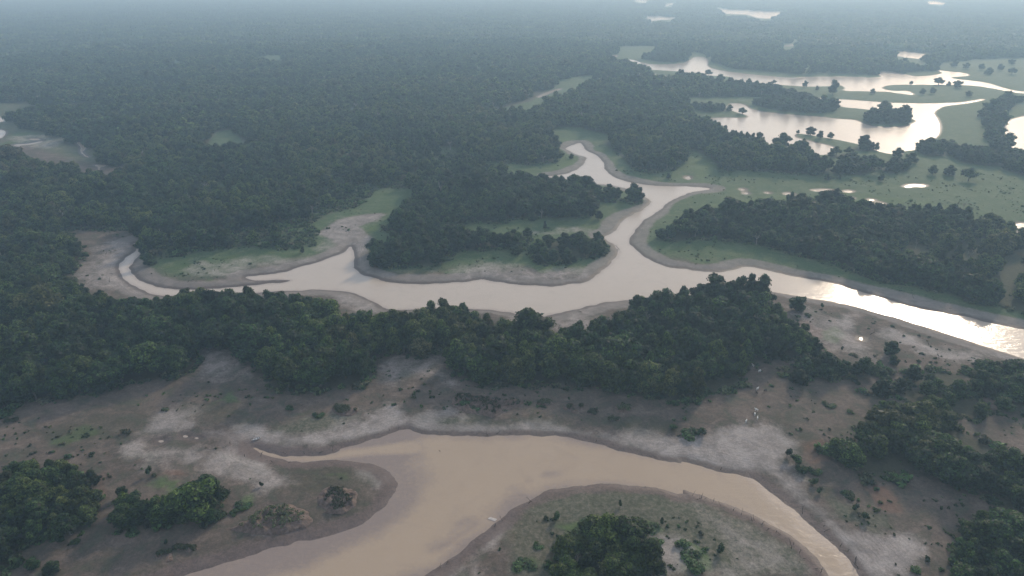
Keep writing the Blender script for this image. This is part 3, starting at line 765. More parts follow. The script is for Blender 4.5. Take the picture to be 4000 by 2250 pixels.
def water_material(name, deep, shoal, muddy):
    M = Mat(name)
    co = M.n('ShaderNodeTexCoord').outputs['Object']
    n_big = M.noise(0.03, 4, 0.6, co, 0.5)
    n_fine = M.noise(0.5, 4, 0.75, co, 0.2)
    n_grit = M.noise(1.4, 3, 0.75, co)
    c = M.mix(n_big, deep, tuple(v * 1.12 for v in deep))
    swirl = M.noise(0.045, 5, 0.62, co, 2.2)
    c = M.mix(M.math('MULTIPLY', M.ramp(swirl, 0.48, 0.75), 0.22), c, tuple(0.5 * (a + b) for a, b in zip(deep, shoal)))
    sh = M.attr('shoal').outputs['Fac']
    f = M.math('ADD', sh, M.math('MULTIPLY', M.math('SUBTRACT', M.math('ADD', M.math('MULTIPLY', n_big, 0.25), M.math('ADD', M.math('MULTIPLY', n_fine, 0.4), M.math('MULTIPLY', n_grit, 0.35))), 0.5), 2.6))
    f = M.ramp(f, 0.15, 1.15)
    c = M.mix(M.math('MULTIPLY', f, 0.9), c, M.mix(n_grit, tuple(v * 0.78 for v in shoal), tuple(v * 1.2 for v in shoal)))
    mp = M.n('ShaderNodeMapping')
    mp.inputs['Scale'].default_value = (0.55, 1.0, 1.0)
    M.l(co, mp.inputs['Vector'])
    rip = M.noise(0.32, 4, 0.75, mp.outputs[0], 0.5)
    calm = M.ramp(M.noise(0.012, 3, 0.5, co), 0.35, 0.65)
    bump = M.n('ShaderNodeBump')
    M.val(bump.inputs['Strength'], M.math('ADD', 0.35, M.math('MULTIPLY', calm, 0.55)))
    bump.inputs['Distance'].default_value = 0.16
    M.l(rip, bump.inputs['Height'])
    p = principled(M, c, 0.07, 0.5, bump.outputs[0])
    p.inputs['IOR'].default_value = 1.333
    M.val(p.inputs['Roughness'], M.math('ADD', 0.17, M.math('MULTIPLY', f, 0.25)))
    M.l(p.outputs[0], M.out.inputs['Surface'])
    return M.m


def foliage_material(name, cols, transl=0.28):
    M = Mat(name)
    tone = M.attr('tone').outputs['Fac']
    tint = M.attr('tint', 'INSTANCER').outputs['Fac']
    r = M.n('ShaderNodeObjectInfo').outputs['Random']
    t = M.math('ADD', tint, M.math('MULTIPLY', M.math('SUBTRACT', tone, 0.5), 0.28))
    cr = M.n('ShaderNodeValToRGB')
    cr.color_ramp.elements[0].position = 0.0
    cr.color_ramp.elements[0].color = (*cols[0], 1)
    cr.color_ramp.elements[1].position = 1.0
    cr.color_ramp.elements[1].color = (*cols[-1], 1)
    for k, cc in enumerate(cols[1:-1]):
        e = cr.color_ramp.elements.new((k + 1) / (len(cols) - 1))
        e.color = (*cc, 1)
    M.l(t, cr.inputs[0])
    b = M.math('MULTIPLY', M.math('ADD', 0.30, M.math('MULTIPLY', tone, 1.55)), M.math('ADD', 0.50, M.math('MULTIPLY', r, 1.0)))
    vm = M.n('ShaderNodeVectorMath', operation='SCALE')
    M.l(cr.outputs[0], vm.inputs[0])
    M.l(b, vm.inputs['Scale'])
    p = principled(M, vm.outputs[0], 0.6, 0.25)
    tr = M.n('ShaderNodeBsdfTranslucent')
    M.l(vm.outputs[0], tr.inputs[0])
    mx = M.n('ShaderNodeMixShader')
    mx.inputs[0].default_value = transl
    M.l(p.outputs[0], mx.inputs[1])
    M.l(tr.outputs[0], mx.inputs[2])
    M.l(mx.outputs[0], M.out.inputs['Surface'])
    return M.m


def plain_material(name, a, b, scale=2.0, rough=0.9, spec=0.2, bumpd=0.0):
    M = Mat(name)
    co = M.n('ShaderNodeTexCoord').outputs['Object']
    n = M.noise(scale, 4, 0.65, co)
    c = M.mix(M.ramp(n, 0.3, 0.7), a, b)
    nm = None
    if bumpd:
        bu = M.n('ShaderNodeBump')
        bu.inputs['Distance'].default_value = bumpd
        M.l(n, bu.inputs['Height'])
        nm = bu.outputs[0]
    p = principled(M, c, rough, spec, nm)
    M.l(p.outputs[0], M.out.inputs['Surface'])
    return M.m


GREENS = [(0.018, 0.042, 0.014), (0.028, 0.060, 0.015), (0.058, 0.094, 0.018), (0.080, 0.092, 0.024), (0.106, 0.094, 0.050)]
MAT_GROUND = ground_material()
MAT_MUDDY = water_material('muddy_water', (0.358, 0.277, 0.198), (0.225, 0.180, 0.160), 1)
MAT_WATER = water_material('silty_water_sky_sheen', (0.440, 0.372, 0.300), (0.220, 0.165, 0.140), 0)  # silt colour, lightened so the body carries the brightness of reflected sky
MAT_LEAF = foliage_material('tree_foliage', GREENS)
MAT_SHRUB = foliage_material('shrub_foliage', [(0.034, 0.070, 0.024), (0.05, 0.095, 0.03), (0.07, 0.10, 0.04), (0.085, 0.085, 0.05)])
MAT_BARK = plain_material('pale_bark', (0.085, 0.072, 0.058), (0.16, 0.14, 0.115), 1.5)
MAT_DEAD = plain_material('bleached_wood', (0.20, 0.18, 0.16), (0.34, 0.31, 0.28), 1.5)
MAT_SNAG = plain_material('wet_dark_wood', (0.035, 0.028, 0.022), (0.075, 0.06, 0.05), 2.0)


# ------------------------------------------------------------------ mesh helpers
def mesh_np(name, verts, faces, mats, mat_idx=None, smooth=False):
    """faces: list of (n,k) int arrays"""
    me = bpy.data.meshes.new(name)
    verts = np.asarray(verts, np.float32)
    loops = np.concatenate([f.ravel() for f in faces]).astype(np.int32)
    tot = np.concatenate([np.full(len(f), f.shape[1]) for f in faces]).astype(np.int32)
    start = np.concatenate([[0], np.cumsum(tot)[:-1]]).astype(np.int32)
    me.vertices.add(len(verts))
    me.vertices.foreach_set('co', verts.ravel())
    me.loops.add(len(loops))
    me.loops.foreach_set('vertex_index', loops)
    me.polygons.add(len(tot))
    me.polygons.foreach_set('loop_start', start)
    me.polygons.foreach_set('loop_total', tot)
    for m in mats:
        me.materials.append(m)
    if mat_idx is not None:
        me.polygons.foreach_set('material_index', np.asarray(mat_idx, np.int32))
    me.polygons.foreach_set('use_smooth', np.full(len(tot), smooth))
    me.update()
    me.validate()
    return me


def attr_f(me, name, vals):
    a = me.attributes.new(name, 'FLOAT', 'POINT')
    a.data.foreach_set('value', np.asarray(vals, np.float32))


def attr_c(me, name, vals):
    a = me.attributes.new(name, 'FLOAT_COLOR', 'POINT')
    a.data.foreach_set('color', np.asarray(vals, np.float32).ravel())


def link(name, me, label=None, cat=None, group=None, kind=None, parent=None, loc=None):
    o = bpy.data.objects.new(name, me)
    COL.objects.link(o)
    if loc is not None:
        o.location = loc
    if label:
        o['label'] = label
    if cat:
        o['category'] = cat
    if group:
        o['group'] = group
    if kind:
        o['kind'] = kind
    if parent is not None:
        o.parent = parent
    return o


# ------------------------------------------------------------------ ground and water
ii, jj = np.meshgrid(np.arange(NR - 1), np.arange(NA), indexing='ij')
j2 = (jj + 1) % NA
quads = np.stack([ii * NA + jj, ii * NA + j2, (ii + 1) * NA + j2, (ii + 1) * NA + jj], -1).reshape(-1, 4)[:, ::-1]
cap = len(GP)
verts = np.concatenate([np.stack([GX, GY, GZ], 1), [[0, 0, 3.0]]])
tri = np.stack([np.full(NA, cap), (np.arange(NA) + 1) % NA, np.arange(NA)], 1)
gme = mesh_np('ground', verts, [quads, tri], [MAT_GROUND], smooth=True)
one = lambda v: np.concatenate([v, [0.0]])
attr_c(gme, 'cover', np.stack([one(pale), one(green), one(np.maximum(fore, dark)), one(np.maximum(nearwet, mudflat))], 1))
attr_c(gme, 'cover_more', np.stack([one(olive), one(red), one(meadow), one(np.maximum(band, band_l))], 1))
attr_f(gme, 'shore', np.concatenate([np.clip(S, -20, 80), [80]]))
link('ground', gme, 'flat floodplain of mud, brown meadow and green grass', kind='structure')

sh_tan = poly_sd(GP, TAN, 30)
shoal = sstep(-9.0, 8.0, sh_tan + WOB2 * 16)
for p in SHOAL:
    shoal = np.maximum(shoal, 0.7 * sstep(4, -4, poly_sd(GP, p, 20) + WOB2 * 10))
shoal = np.minimum(shoal, 1 - 0.8 * sstep(3, -2.0, poly_sd(GP, RILL, 20)))
shoal_mid = 0.55 * sstep(-5.0, 0.0, S)
fs = S[quads].min(1)
fc = cell[quads].max(1)
fw = WID[quads[np.arange(len(quads)), S[quads].argmin(1)]]
for k, (nm, lab, poly, muddy) in enumerate(W):
    q = quads[(fw == k) & (fs < 1.0)]
    if len(q) == 0:
        continue
    used, inv = np.unique(q.ravel(), return_inverse=True)
    v = np.stack([GX[used], GY[used], np.zeros(len(used))], 1)
    me = mesh_np(nm, v, [inv.reshape(-1, 4)], [MAT_MUDDY if muddy else MAT_WATER], smooth=True)
    attr_f(me, 'shoal', (shoal if muddy else shoal_mid)[used])
    link(nm, me, lab, kind='structure')


# ------------------------------------------------------------------ trees
def ico():
    t = (1 + 5 ** 0.5) / 2
    v = [(-1, t, 0), (1, t, 0), (-1, -t, 0), (1, -t, 0), (0, -1, t), (0, 1, t), (0, -1, -t), (0, 1, -t), (t, 0, -1), (t, 0, 1), (-t, 0, -1), (-t, 0, 1)]
    f = [(0, 11, 5), (0, 5, 1), (0, 1, 7), (0, 7, 10), (0, 10, 11), (1, 5, 9), (5, 11, 4), (11, 10, 2), (10, 7, 6), (7, 1, 8),
         (3, 9, 4), (3, 4, 2), (3, 2, 6), (3, 6, 8), (3, 8, 9), (4, 9, 5), (2, 4, 11), (6, 2, 10), (8, 6, 7), (9, 8, 1)]
    return [np.array(x, float) / np.linalg.norm(x) for x in v], f


def ico_sub(n):
    v, f = ico()
    for _ in range(n):
        cache, g = {}, []

        def mid(a, b):
            k = (min(a, b), max(a, b))
            if k not in cache:
                m = v[a] + v[b]
                v.append(m / np.linalg.norm(m))
                cache[k] = len(v) - 1
            return cache[k]
        for a, b, c in f:
            ab, bc, ca = mid(a, b), mid(b, c), mid(c, a)
            g += [(a, ab, ca), (b, bc, ab), (c, ca, bc), (ab, bc, ca)]
        f = g
    return np.array(v), np.array(f)


ICO0 = ico_sub(0)
ICO1 = ico_sub(1)
ICO2 = ico_sub(2)


class Geo:
    def __init__(self):
        self.v, self.q, self.t, self.tone, self.n, self.mq, self.mt = [], [], [], [], 0, [], []

    def add(self, v, q=None, t=None, tone=0.5, mat=0):
        v = np.asarray(v, float)
        self.v.append(v)
        self.tone.append(np.broadcast_to(tone, (len(v),)).astype(float))
        if q is not None:
            self.q.append(np.asarray(q) + self.n)
            self.mq.append(np.full(len(q), mat))
        if t is not None:
            self.t.append(np.asarray(t) + self.n)
            self.mt.append(np.full(len(t), mat))
        self.n += len(v)

    def build(self, name, mats, smooth=False):
        fs, mi = [], []
        if self.q:
            fs.append(np.concatenate(self.q))
            mi.append(np.concatenate(self.mq))
        if self.t:
            fs.append(np.concatenate(self.t))
            mi.append(np.concatenate(self.mt))
        me = mesh_np(name, np.concatenate(self.v), fs, mats, np.concatenate(mi), smooth)
        attr_f(me, 'tone', np.concatenate(self.tone))
        return me


def frame(n):
    n = n / np.linalg.norm(n, axis=1, keepdims=True)
    up = np.where(np.abs(n[:, 2:3]) < 0.9, np.array([[0, 0, 1.0]]), np.array([[1.0, 0, 0]]))
    a = np.cross(up, n)
    a /= np.linalg.norm(a, axis=1, keepdims=True)
    return n, a, np.cross(n, a)


def leaves(g, rng, c, rad, n, size, tone, mat=0, up_bias=0.25, jit=0.75):
    """n leaf sprays over the outside of one lobe"""
    d = rng.normal(size=(n, 3))
    d[:, 2] += up_bias
    d /= np.linalg.norm(d, axis=1, keepdims=True)
    p = c + d * rad * rng.uniform(0.84, 1.14, (n, 1))
    nn, a, b = frame(d + jit * rng.normal(size=(n, 3)) * 0.6)
    ang = rng.uniform(0, 2 * math.pi, (n, 1))
    a, b = a * np.cos(ang) + b * np.sin(ang), -a * np.sin(ang) + b * np.cos(ang)
    s = size * rng.uniform(0.6, 1.4, (n, 1))
    e = s * rng.uniform(0.45, 0.8, (n, 1))
    v = np.stack([p - a * s, p - b * e * 0.9 + nn * s * 0.15, p + a * s, p + b * e + nn * s * 0.15], 1).reshape(-1, 3)
    q = np.arange(4 * n).reshape(-1, 4)
    tn = np.repeat(np.clip(tone + rng.normal(size=n) * 0.16, 0, 1), 4)
    g.add(v, q=q, tone=tn, mat=mat)


def tube(g, pts, radii, sides=5, mat=0, tone=0.5):
    pts = np.asarray(pts, float)
    vs = []
    for k in range(len(pts)):
        d = pts[min(k + 1, len(pts) - 1)] - pts[max(k - 1, 0)]
        _, a, b = frame(d[None, :])
        for s in range(sides):
            t = 2 * math.pi * s / sides
            vs.append(pts[k] + radii[k] * (a[0] * math.cos(t) + b[0] * math.sin(t)))
    q = []
    for k in range(len(pts) - 1):
        for s in range(sides):
            s2 = (s + 1) % sides
            q.append((k * sides + s, k * sides + s2, (k + 1) * sides + s2, (k + 1) * sides + s))
    top = [tuple(((len(pts) - 1) * sides + s, (len(pts) - 1) * sides + (s + 1) % sides, len(vs))) for s in range(sides)]
    vs.append(pts[-1] + (pts[-1] - pts[-2]) * 0.02)
    g.add(vs, q=q, t=top, tone=tone, mat=mat)


def crown_lobes(rng, R=1.0, z0=0.28, z1=1.0, n=18, spread=1.0, flat=0.0):
    """unit tree: crown radius R, tree height 2.2 * R at scale 1 (z in crown-radius units)"""
    H = 2.2
    lobes = []
    zc = (z0 + z1) / 2 * H
    hz = (z1 - z0) / 2 * H
    # a few big boughs, each carrying clumps
    nb = max(3, n // 4)
    for k in range(nb):
        a = 2 * math.pi * (k + rng.uniform(-0.3, 0.3)) / nb
        rr = R * rng.uniform(0.38, 0.62) * spread
        zz = zc + hz * rng.uniform(-0.55, 0.35)
        cb = np.array([rr * math.cos(a), rr * math.sin(a), zz])
        lobes.append((cb, R * rng.uniform(0.36, 0.48), rng.uniform(0.3, 0.7)))
        for j in range(3):
            d = rng.normal(size=3)
            d[2] = abs(d[2]) * (0.9 - flat) + 0.05
            d[:2] += 0.7 * np.array([math.cos(a), math.sin(a)])
            d /= np.linalg.norm(d)
            lobes.append((cb + d * R * rng.uniform(0.26, 0.42), R * rng.uniform(0.19, 0.31), rng.uniform(0.25, 0.8)))
    for k in range(6):
        a = 2 * math.pi * (k + rng.uniform(-0.3, 0.3)) / 6
        rr = R * rng.uniform(0.45, 0.62) * spread
        lobes.append((np.array([rr * math.cos(a), rr * math.sin(a), z0 * H + R * rng.uniform(0.26, 0.42)]), R * rng.uniform(0.28, 0.38), rng.uniform(0.2, 0.6)))
    lobes.append((np.array([0, 0, zc - hz * 0.1]), R * 0.55, 0.3))
    top = np.array([rng.uniform(-.15, .15), rng.uniform(-.15, .15), zc + hz * 0.55])
    lobes.append((top, R * 0.48, rng.uniform(0.35, 0.65)))
    for j in range(4):
        d = rng.normal(size=3)
        d[2] = abs(d[2]) + 0.3
        d /= np.linalg.norm(d)
        lobes.append((top + d * R * 0.36, R * rng.uniform(0.18, 0.28), rng.uniform(0.35, 0.85)))
    return lobes


def make_crown(rng, lobes, nleaf, size, core=0.88, coremesh=ICO1, mat=0, g=None):
    g = g or Geo()
    V, Ft = coremesh
    for c, r, tone in lobes:
        v = V * r * core * (1 + 0.10 * rng.normal(size=(len(V), 1)))
        v[:, 2] *= 0.85
        g.add(v + c, t=Ft, tone=max(0.0, tone * 0.25 - 0.1), mat=mat)  # core coloured near black: painted shade in the gaps between leaf sprays
        leaves(g, rng, c, np.array([r, r, r * 0.88]), max(6, int(nleaf * (r / 0.3) ** 2)), size, tone, mat)
    return g


def make_trunk(rng, lobes, g=None, mat=0, rad=0.075, nb=6):
    g = g or Geo()
    fork = np.array([rng.uniform(-.05, .05), rng.uniform(-.05, .05), 0.85])
    tube(g, [(0, 0, -0.15), (0.01, 0.0, 0.02), (0.02, 0.015, 0.4), fork, fork + [0, 0, 0.5]], [rad * 1.7, rad * 1.25, rad, rad * 0.8, rad * 0.35], 6, mat)
    for c, r, _ in sorted(lobes, key=lambda l: -l[1])[:nb]:
        st = fork * rng.uniform(0.55, 1.0)
        m = (st + c) / 2 + np.array([0, 0, -0.06])
        tube(g, [st, m, c], [rad * 0.6, rad * 0.42, rad * 0.18], 4, mat)
    return g


def bare_branches(g, rng, p, d, L, r, depth, mat=0):
    q = p + d * L
    m = p + d * L * 0.5 + rng.normal(size=3) * L * 0.06
    tube(g, [p, m, q], [r, r * 0.8, r * 0.55], 4, mat)
    if depth:
        for _ in range(rng.integers(2, 4)):
            e = d + rng.normal(size=3) * 0.62
            e[2] += 0.15
            e /= np.linalg.norm(e)
            bare_branches(g, rng, q if rng.random() < 0.6 else m, e, L * rng.uniform(0.55, 0.8), r * 0.5, depth - 1, mat)


NEAR = []       # (crown mesh, trunk mesh, joined mesh)
for k in range(9):
    rng = np.random.default_rng(100 + k)
    low = [0.06, 0.10, 0.16, 0.04, 0.12, 0.08, 0.34, 0.10, 0.22][k]
    lob = crown_lobes(rng, 1.0, low, [1.0, 0.95, 1.0, 0.92, 1.05, 1.0, 0.95, 1.1, 0.9][k], [18, 16, 20, 22, 14, 18, 20, 16, 24][k], [1, 1.1, 0.95, 1.05, 0.85, 1.0, 1.25, 0.8, 1.15][k],
                      0.3 if k in (3, 6, 8) else 0.0)
    nl = [62, 70, 55, 66, 52, 64, 50, 60, 64][k]
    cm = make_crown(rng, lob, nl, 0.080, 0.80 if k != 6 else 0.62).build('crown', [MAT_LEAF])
    tm_ = make_trunk(rng, lob).build('trunk', [MAT_BARK], True)
    rng = np.random.default_rng(100 + k)
    lob = crown_lobes(rng, 1.0, low, [1.0, 0.95, 1.0, 0.92, 1.05, 1.0, 0.95, 1.1, 0.9][k], [18, 16, 20, 22, 14, 18, 20, 16, 24][k], [1, 1.1, 0.95, 1.05, 0.85, 1.0, 1.25, 0.8, 1.15][k],
                      0.3 if k in (3, 6, 8) else 0.0)
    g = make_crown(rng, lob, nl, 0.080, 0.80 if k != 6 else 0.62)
    make_trunk(rng, lob, g, 1)
    NEAR.append((cm, tm_, g.build('tree', [MAT_LEAF, MAT_BARK])))

FAR = []
for k in range(5):
    rng = np.random.default_rng(300 + k)
    lob = crown_lobes(rng, 1.0, 0.08, rng.uniform(0.9, 1.05), 12, 1.0)
    g = make_crown(rng, lob, 12, 0.17, 0.86, ICO0)
    FAR.append(g.build('tree', [MAT_LEAF]))
BARE = []
for k in range(3):
    rng = np.random.default_rng(400 + k)
    g = Geo()
    tube(g, [(0, 0, -0.1), (0.02, 0, 0.5), (0.03, 0.02, 1.0)], [0.075, 0.06, 0.05], 5)
    for j in range(5):
        a = j * 1.26 + rng.uniform(-.3, .3)
        bare_branches(g, rng, np.array([0.03, 0.02, rng.uniform(0.7, 1.0)]), np.array([math.cos(a) * 0.55, math.sin(a) * 0.55, 0.8]), rng.uniform(0.4, 0.6), 0.035, 3)
    BARE.append(g.build('bare_branches', [MAT_DEAD]))
PATCH = []
for k in range(4):
    rng = np.random.default_rng(500 + k)
    g = Geo()
    for j in range(26):
        x, y = rng.uniform(-21, 21, 2)
        r = rng.uniform(3.6, 6.8)
        h = rng.uniform(8, 15)
        V, Ft = ICO1
        v = V * np.array([r, r, h * 0.5]) * (1 + 0.13 * rng.normal(size=(len(V), 1)))
        g.add(v + [x, y, h * 0.52], t=Ft, tone=rng.uniform(0.05, 0.62))
    PATCH.append(g.build('canopy', [MAT_LEAF]))
SHRUB = []
for k in range(4):
    rng = np.random.default_rng(600 + k)
    lob = []
    for j in range([5, 7, 4, 8][k]):
        a = rng.uniform(0, 6.28)
        rr = rng.uniform(0.1, 0.75) * [0.8, 1.0, 0.6, 1.1][k]
        lob.append((np.array([rr * math.cos(a), rr * math.sin(a), rng.uniform(0.25, 0.75) * [1.1, 0.7, 1.3, 0.6][k]]), rng.uniform(0.3, 0.48), rng.uniform(0.25, 0.8)))
    SHRUB.append((make_crown(rng, lob, 34, 0.13, 0.78).build('foliage', [MAT_SHRUB]),
                  make_trunk(rng, [(c * 0.9, r, t) for c, r, t in lob], rad=0.035, nb=4).build('stem', [MAT_BARK])))

# ---- scatter the trees over the stands
PTS = []        # x, y, crown radius, height, tint, stand index
for si, (key, poly, sp, r, h, tint, fill) in enumerate(STANDS):
    lo, hi = poly.min(0), poly.max(0)
    lo = np.maximum(lo, [-3200, 60])
    hi = np.minimum(hi, [3200, 2500])
    if (hi - lo).min() <= 0:
        continue
    gx, gy = np.meshgrid(np.arange(lo[0], hi[0], sp), np.arange(lo[1], hi[1], sp * 0.92))
    gx = gx + (np.arange(gx.shape[0]) % 2)[:, None] * sp * 0.5
    P = np.stack([gx.ravel(), gy.ravel()], 1)
    P += RNG.uniform(-0.42, 0.42, P.shape) * sp
    keep = np.abs(np.arctan2(P[:, 0], P[:, 1])) < math.radians(50)
    keep &= np.hypot(P[:, 0], P[:, 1]) < 2230 + 270 * vnoise(P[:, 0], P[:, 1], 140, 99)
    P = P[keep]
    wv = np.minimum(9.0, 0.012 * np.hypot(P[:, 0], P[:, 1]) + 2.0)
    P = P[inside(P + np.stack([fbm(P[:, 0], P[:, 1], 22, 51, 2) - 0.5, fbm(P[:, 0], P[:, 1], 22, 57, 2) - 0.5], 1) * (0.6 if key in ('hedge', 'clump', 'corner') else 2.2) * wv[:, None], poly)]
    if key == 'lower right':
        P = P[fbm(P[:, 0], P[:, 1], 26, 67, 2) < 0.60]
    if key == 'far':
        gap = fbm(P[:, 0], P[:, 1], 85, 61, 3)
        P = P[(gap < 0.655) | (RNG.random(len(P)) < 0.2)]
    if fill < 1:
        P = P[RNG.random(len(P)) < fill]
    n = len(P)
    big = fbm(P[:, 0], P[:, 1], 70, 31, 3)
    size = (0.70 + 0.60 * big) * RNG.lognormal(0, 0.24, n)
    em = RNG.random(n) < 0.08
    size = np.where(em, size * 1.35, size)
    hh = h * (0.62 + 0.76 * big) * RNG.uniform(0.82, 1.18, n) * np.where(em, 1.25, 1)
    tv = tint[0] + (tint[1] - tint[0]) * np.clip(0.15 + 0.55 * (fbm(P[:, 0], P[:, 1], 90, 41, 3) - 0.28) * 2.1 * (0.4 + 0.6 * RNG.random(n)) + 0.5 * RNG.random(n) ** 2 - 0.1, 0, 1)
    hh = np.maximum(hh, r * size * 1.75)
    if key == 'belt':
        tv = np.clip(tv + 0.42 * sstep(-170, -340, P[:, 0]) * RNG.random(n), 0, 1)
    PTS.append(np.column_stack([P, r * size, hh, tv, np.full(n, si)]))
PTS = np.concatenate(PTS)
ok = np.ones(len(PTS), bool)
dsp = np.stack([fbm(PTS[:, 0], PTS[:, 1], 40, 71, 2) - 0.5, fbm(PTS[:, 0], PTS[:, 1], 40, 73, 2) - 0.5], 1) * np.minimum(60, 0.045 * np.hypot(PTS[:, 0], PTS[:, 1]))[:, None]
for p in CLEAR:
    ok &= ~inside(PTS[:, :2] + dsp, p)
gi = ground_lookup(PTS[:, :2])
ok &= S0[gi] > np.minimum(2.0, 2.0)
PTS = PTS[ok]
gi = gi[ok]
PTS = np.column_stack([PTS, GZ[gi]])
D3 = np.sqrt(PTS[:, 0] ** 2 + PTS[:, 1] ** 2 + CAM_H ** 2)


def project(P, z):
    dx, dy, dz = P[:, 0], P[:, 1], z - CAM_H
    f = dy * CP - dz * SP
    u = dy * SP + dz * CP
    return 1288 + FPX * dx / f, 724.5 - FPX * u / f


px, py = project(PTS[:, :2], PTS[:, 6] + PTS[:, 3] * 0.6)
vis = (px > -20) & (px < 2596) & (py > -10) & (py < 1465)
show = np.where(vis, PTS[:, 2] / D3, -1)
order = np.argsort(-show)
SINGLE = order[:296]
REST = order[296:]

STAND_TEXT = {
    'belt': ('the broad forest belt between the two river channels', 'trees of the forest belt between the two channels'),
    'lower right': ('the right-hand grove beyond the foreground channel', 'trees of the grove right of the foreground channel'),
    'corner': ('the thick grove filling the bottom right corner', 'trees of the bottom right corner grove'),
    'lower left': ('the mixed grove on the bottom left edge', 'trees of the bottom left grove'),
    'hedge': ('the short dense row beside the eroded mounds, bottom left', 'trees of the short row beside the mounds'),
    'clump': ('the bottom centre clump inside the channel bend', 'trees of the clump inside the channel bend'),
    'left': ('the wood left of the hooked river end', 'trees left of the hooked river end'),
    'peninsula': ('the wooded peninsula in the middle of the river', 'trees of the wooded peninsula'),
    'right': ('the wood on the far bank opposite the sun glint', 'trees of the far bank wood'),
    'far': ('the far forest', 'trees of the far forest'),
    'lakes': ('the grass between the upper right lakes', 'trees between the upper right lakes')}
TONES = [(0.14, 'dark green'), (0.3, 'deep green'), (0.48, 'mid green'), (2, 'olive')]


def add_tree(name, x, y, z, r, h, tint, k, rot, label, cat, group=None):
    root = bpy.data.objects.new(name, None)
    root.empty_display_size = 1.0
    COL.objects.link(root)
    root.location = (x, y, z)
    root.rotation_euler = (0, 0, rot)
    root['label'] = label
    root['category'] = cat
    if group:
        root['group'] = group
    sca = (r, r, max(h, 1.7 * r) / 2.2)
    for me, nm in ((NEAR[k][1], 'trunk'), (NEAR[k][0], 'crown')):
        o = bpy.data.objects.new(nm, me)
        COL.objects.link(o)
        o.parent = root
        o.scale = sca
        if nm == 'crown':
            o['tint'] = float(tint)
    return root


NUMW = ['', '', 'two', 'three', 'four', 'five', 'six', 'seven', 'eight', 'nine', 'ten', 'eleven', 'twelve']
ORDW = ['', '', 'second', 'third', 'fourth', 'fifth', 'sixth', 'seventh', 'eighth', 'ninth', 'tenth', 'eleventh', 'twelfth', 'thirteenth', 'fourteenth', 'fifteenth']
BELT = [(170, 'at the left edge'), (500, 'left of first clearing'), (680, 'behind first clearing'), (945, 'between the clearings'),
        (1140, 'behind second clearing'), (1370, 'above largest mound'), (1560, 'below mud cove'), (1720, 'on high right end'), (1850, 'near cattle trail'), (9999, 'at the right tip')]
SHORT = {'belt': 'of forest belt', 'lower right': 'of right grove', 'corner': 'of corner grove', 'lower left': 'of bottom left grove',
         'hedge': 'of short row by mounds', 'clump': 'of clump inside bend', 'left': 'of wood by hook', 'peninsula': 'of wooded peninsula',
         'right': 'of far bank wood', 'far': 'of far forest', 'lakes': 'of lake meadows'}


def place_word(n, k):
    """k-th of n things counted from the left"""
    if n == 1:
        return ''
    if n == 2:
        return ', left of two' if k == 0 else ', right of two'
    if k == 0:
        return ', leftmost of %s' % NUMW[min(n, 12)]
    if k == n - 1:
        return ', rightmost of %s' % NUMW[min(n, 12)]
    return ', %s from left' % ORDW[min(k + 1, 15)]


names, sect = {}, {}
for key in SHORT:
    ids = [i for i in SINGLE if STANDS[int(PTS[i, 5])][0] == key]
    if not ids:
        continue
    xs, ys = px[ids], py[ids]
    for i in ids:
        if key == 'belt':
            sect[i] = next(w for lim, w in BELT if px[i] < lim)
        else:
            f_ = (px[i] - xs.min()) / max(1.0, xs.max() - xs.min())
            sect[i] = 'left part' if f_ < 0.4 else ('middle' if f_ < 0.65 else 'right part')
    for w in set(sect[i] for i in ids):
        sub = sorted([i for i in ids if sect[i] == w], key=lambda i: -PTS[i, 6] if False else -py[i])
        for n_, i in enumerate(sub):
            row = 'front row' if n_ < len(sub) * 0.4 else ('second row' if n_ < len(sub) * 0.75 else 'back row')
            ts = 'tall ' if PTS[i, 3] > 14 else ('low ' if PTS[i, 3] < 9.5 else '')
            word = next(w2 for lim, w2 in TONES if PTS[i, 4] < lim)
            if key == 'belt':
                t_ = '%s%s tree, %s %s %s' % (ts, word, row, SHORT[key], w)
            else:
                t_ = '%s%s tree, %s, %s %s' % ('', word, row, w, SHORT[key])
            names.setdefault((key, t_), []).append(i)
for (key, t_), ids in names.items():
    ids.sort(key=lambda i: px[i])
    for n_, i in enumerate(ids):
        x, y, r, h, tint, si, z = PTS[i]
        add_tree('broadleaf_tree', x, y, z - 0.1, r, h, tint, int(RNG.integers(0, 9)), RNG.uniform(0, 6.28),
                 t_ + place_word(len(ids), n_), 'tree', STAND_TEXT[key][1])

# ---- the rest of the forest: one object, trees placed on its points
lib = bpy.data.collections.new('forest_library')
LIBN = []
for k, me in enumerate([n[2] for n in NEAR] + FAR + BARE + PATCH):
    o = bpy.data.objects.new('forest_tree_%02d' % k, me)
    lib.objects.link(o)
nN, nF, nB, nPt = len(NEAR), len(FAR), len(BARE), len(PATCH)


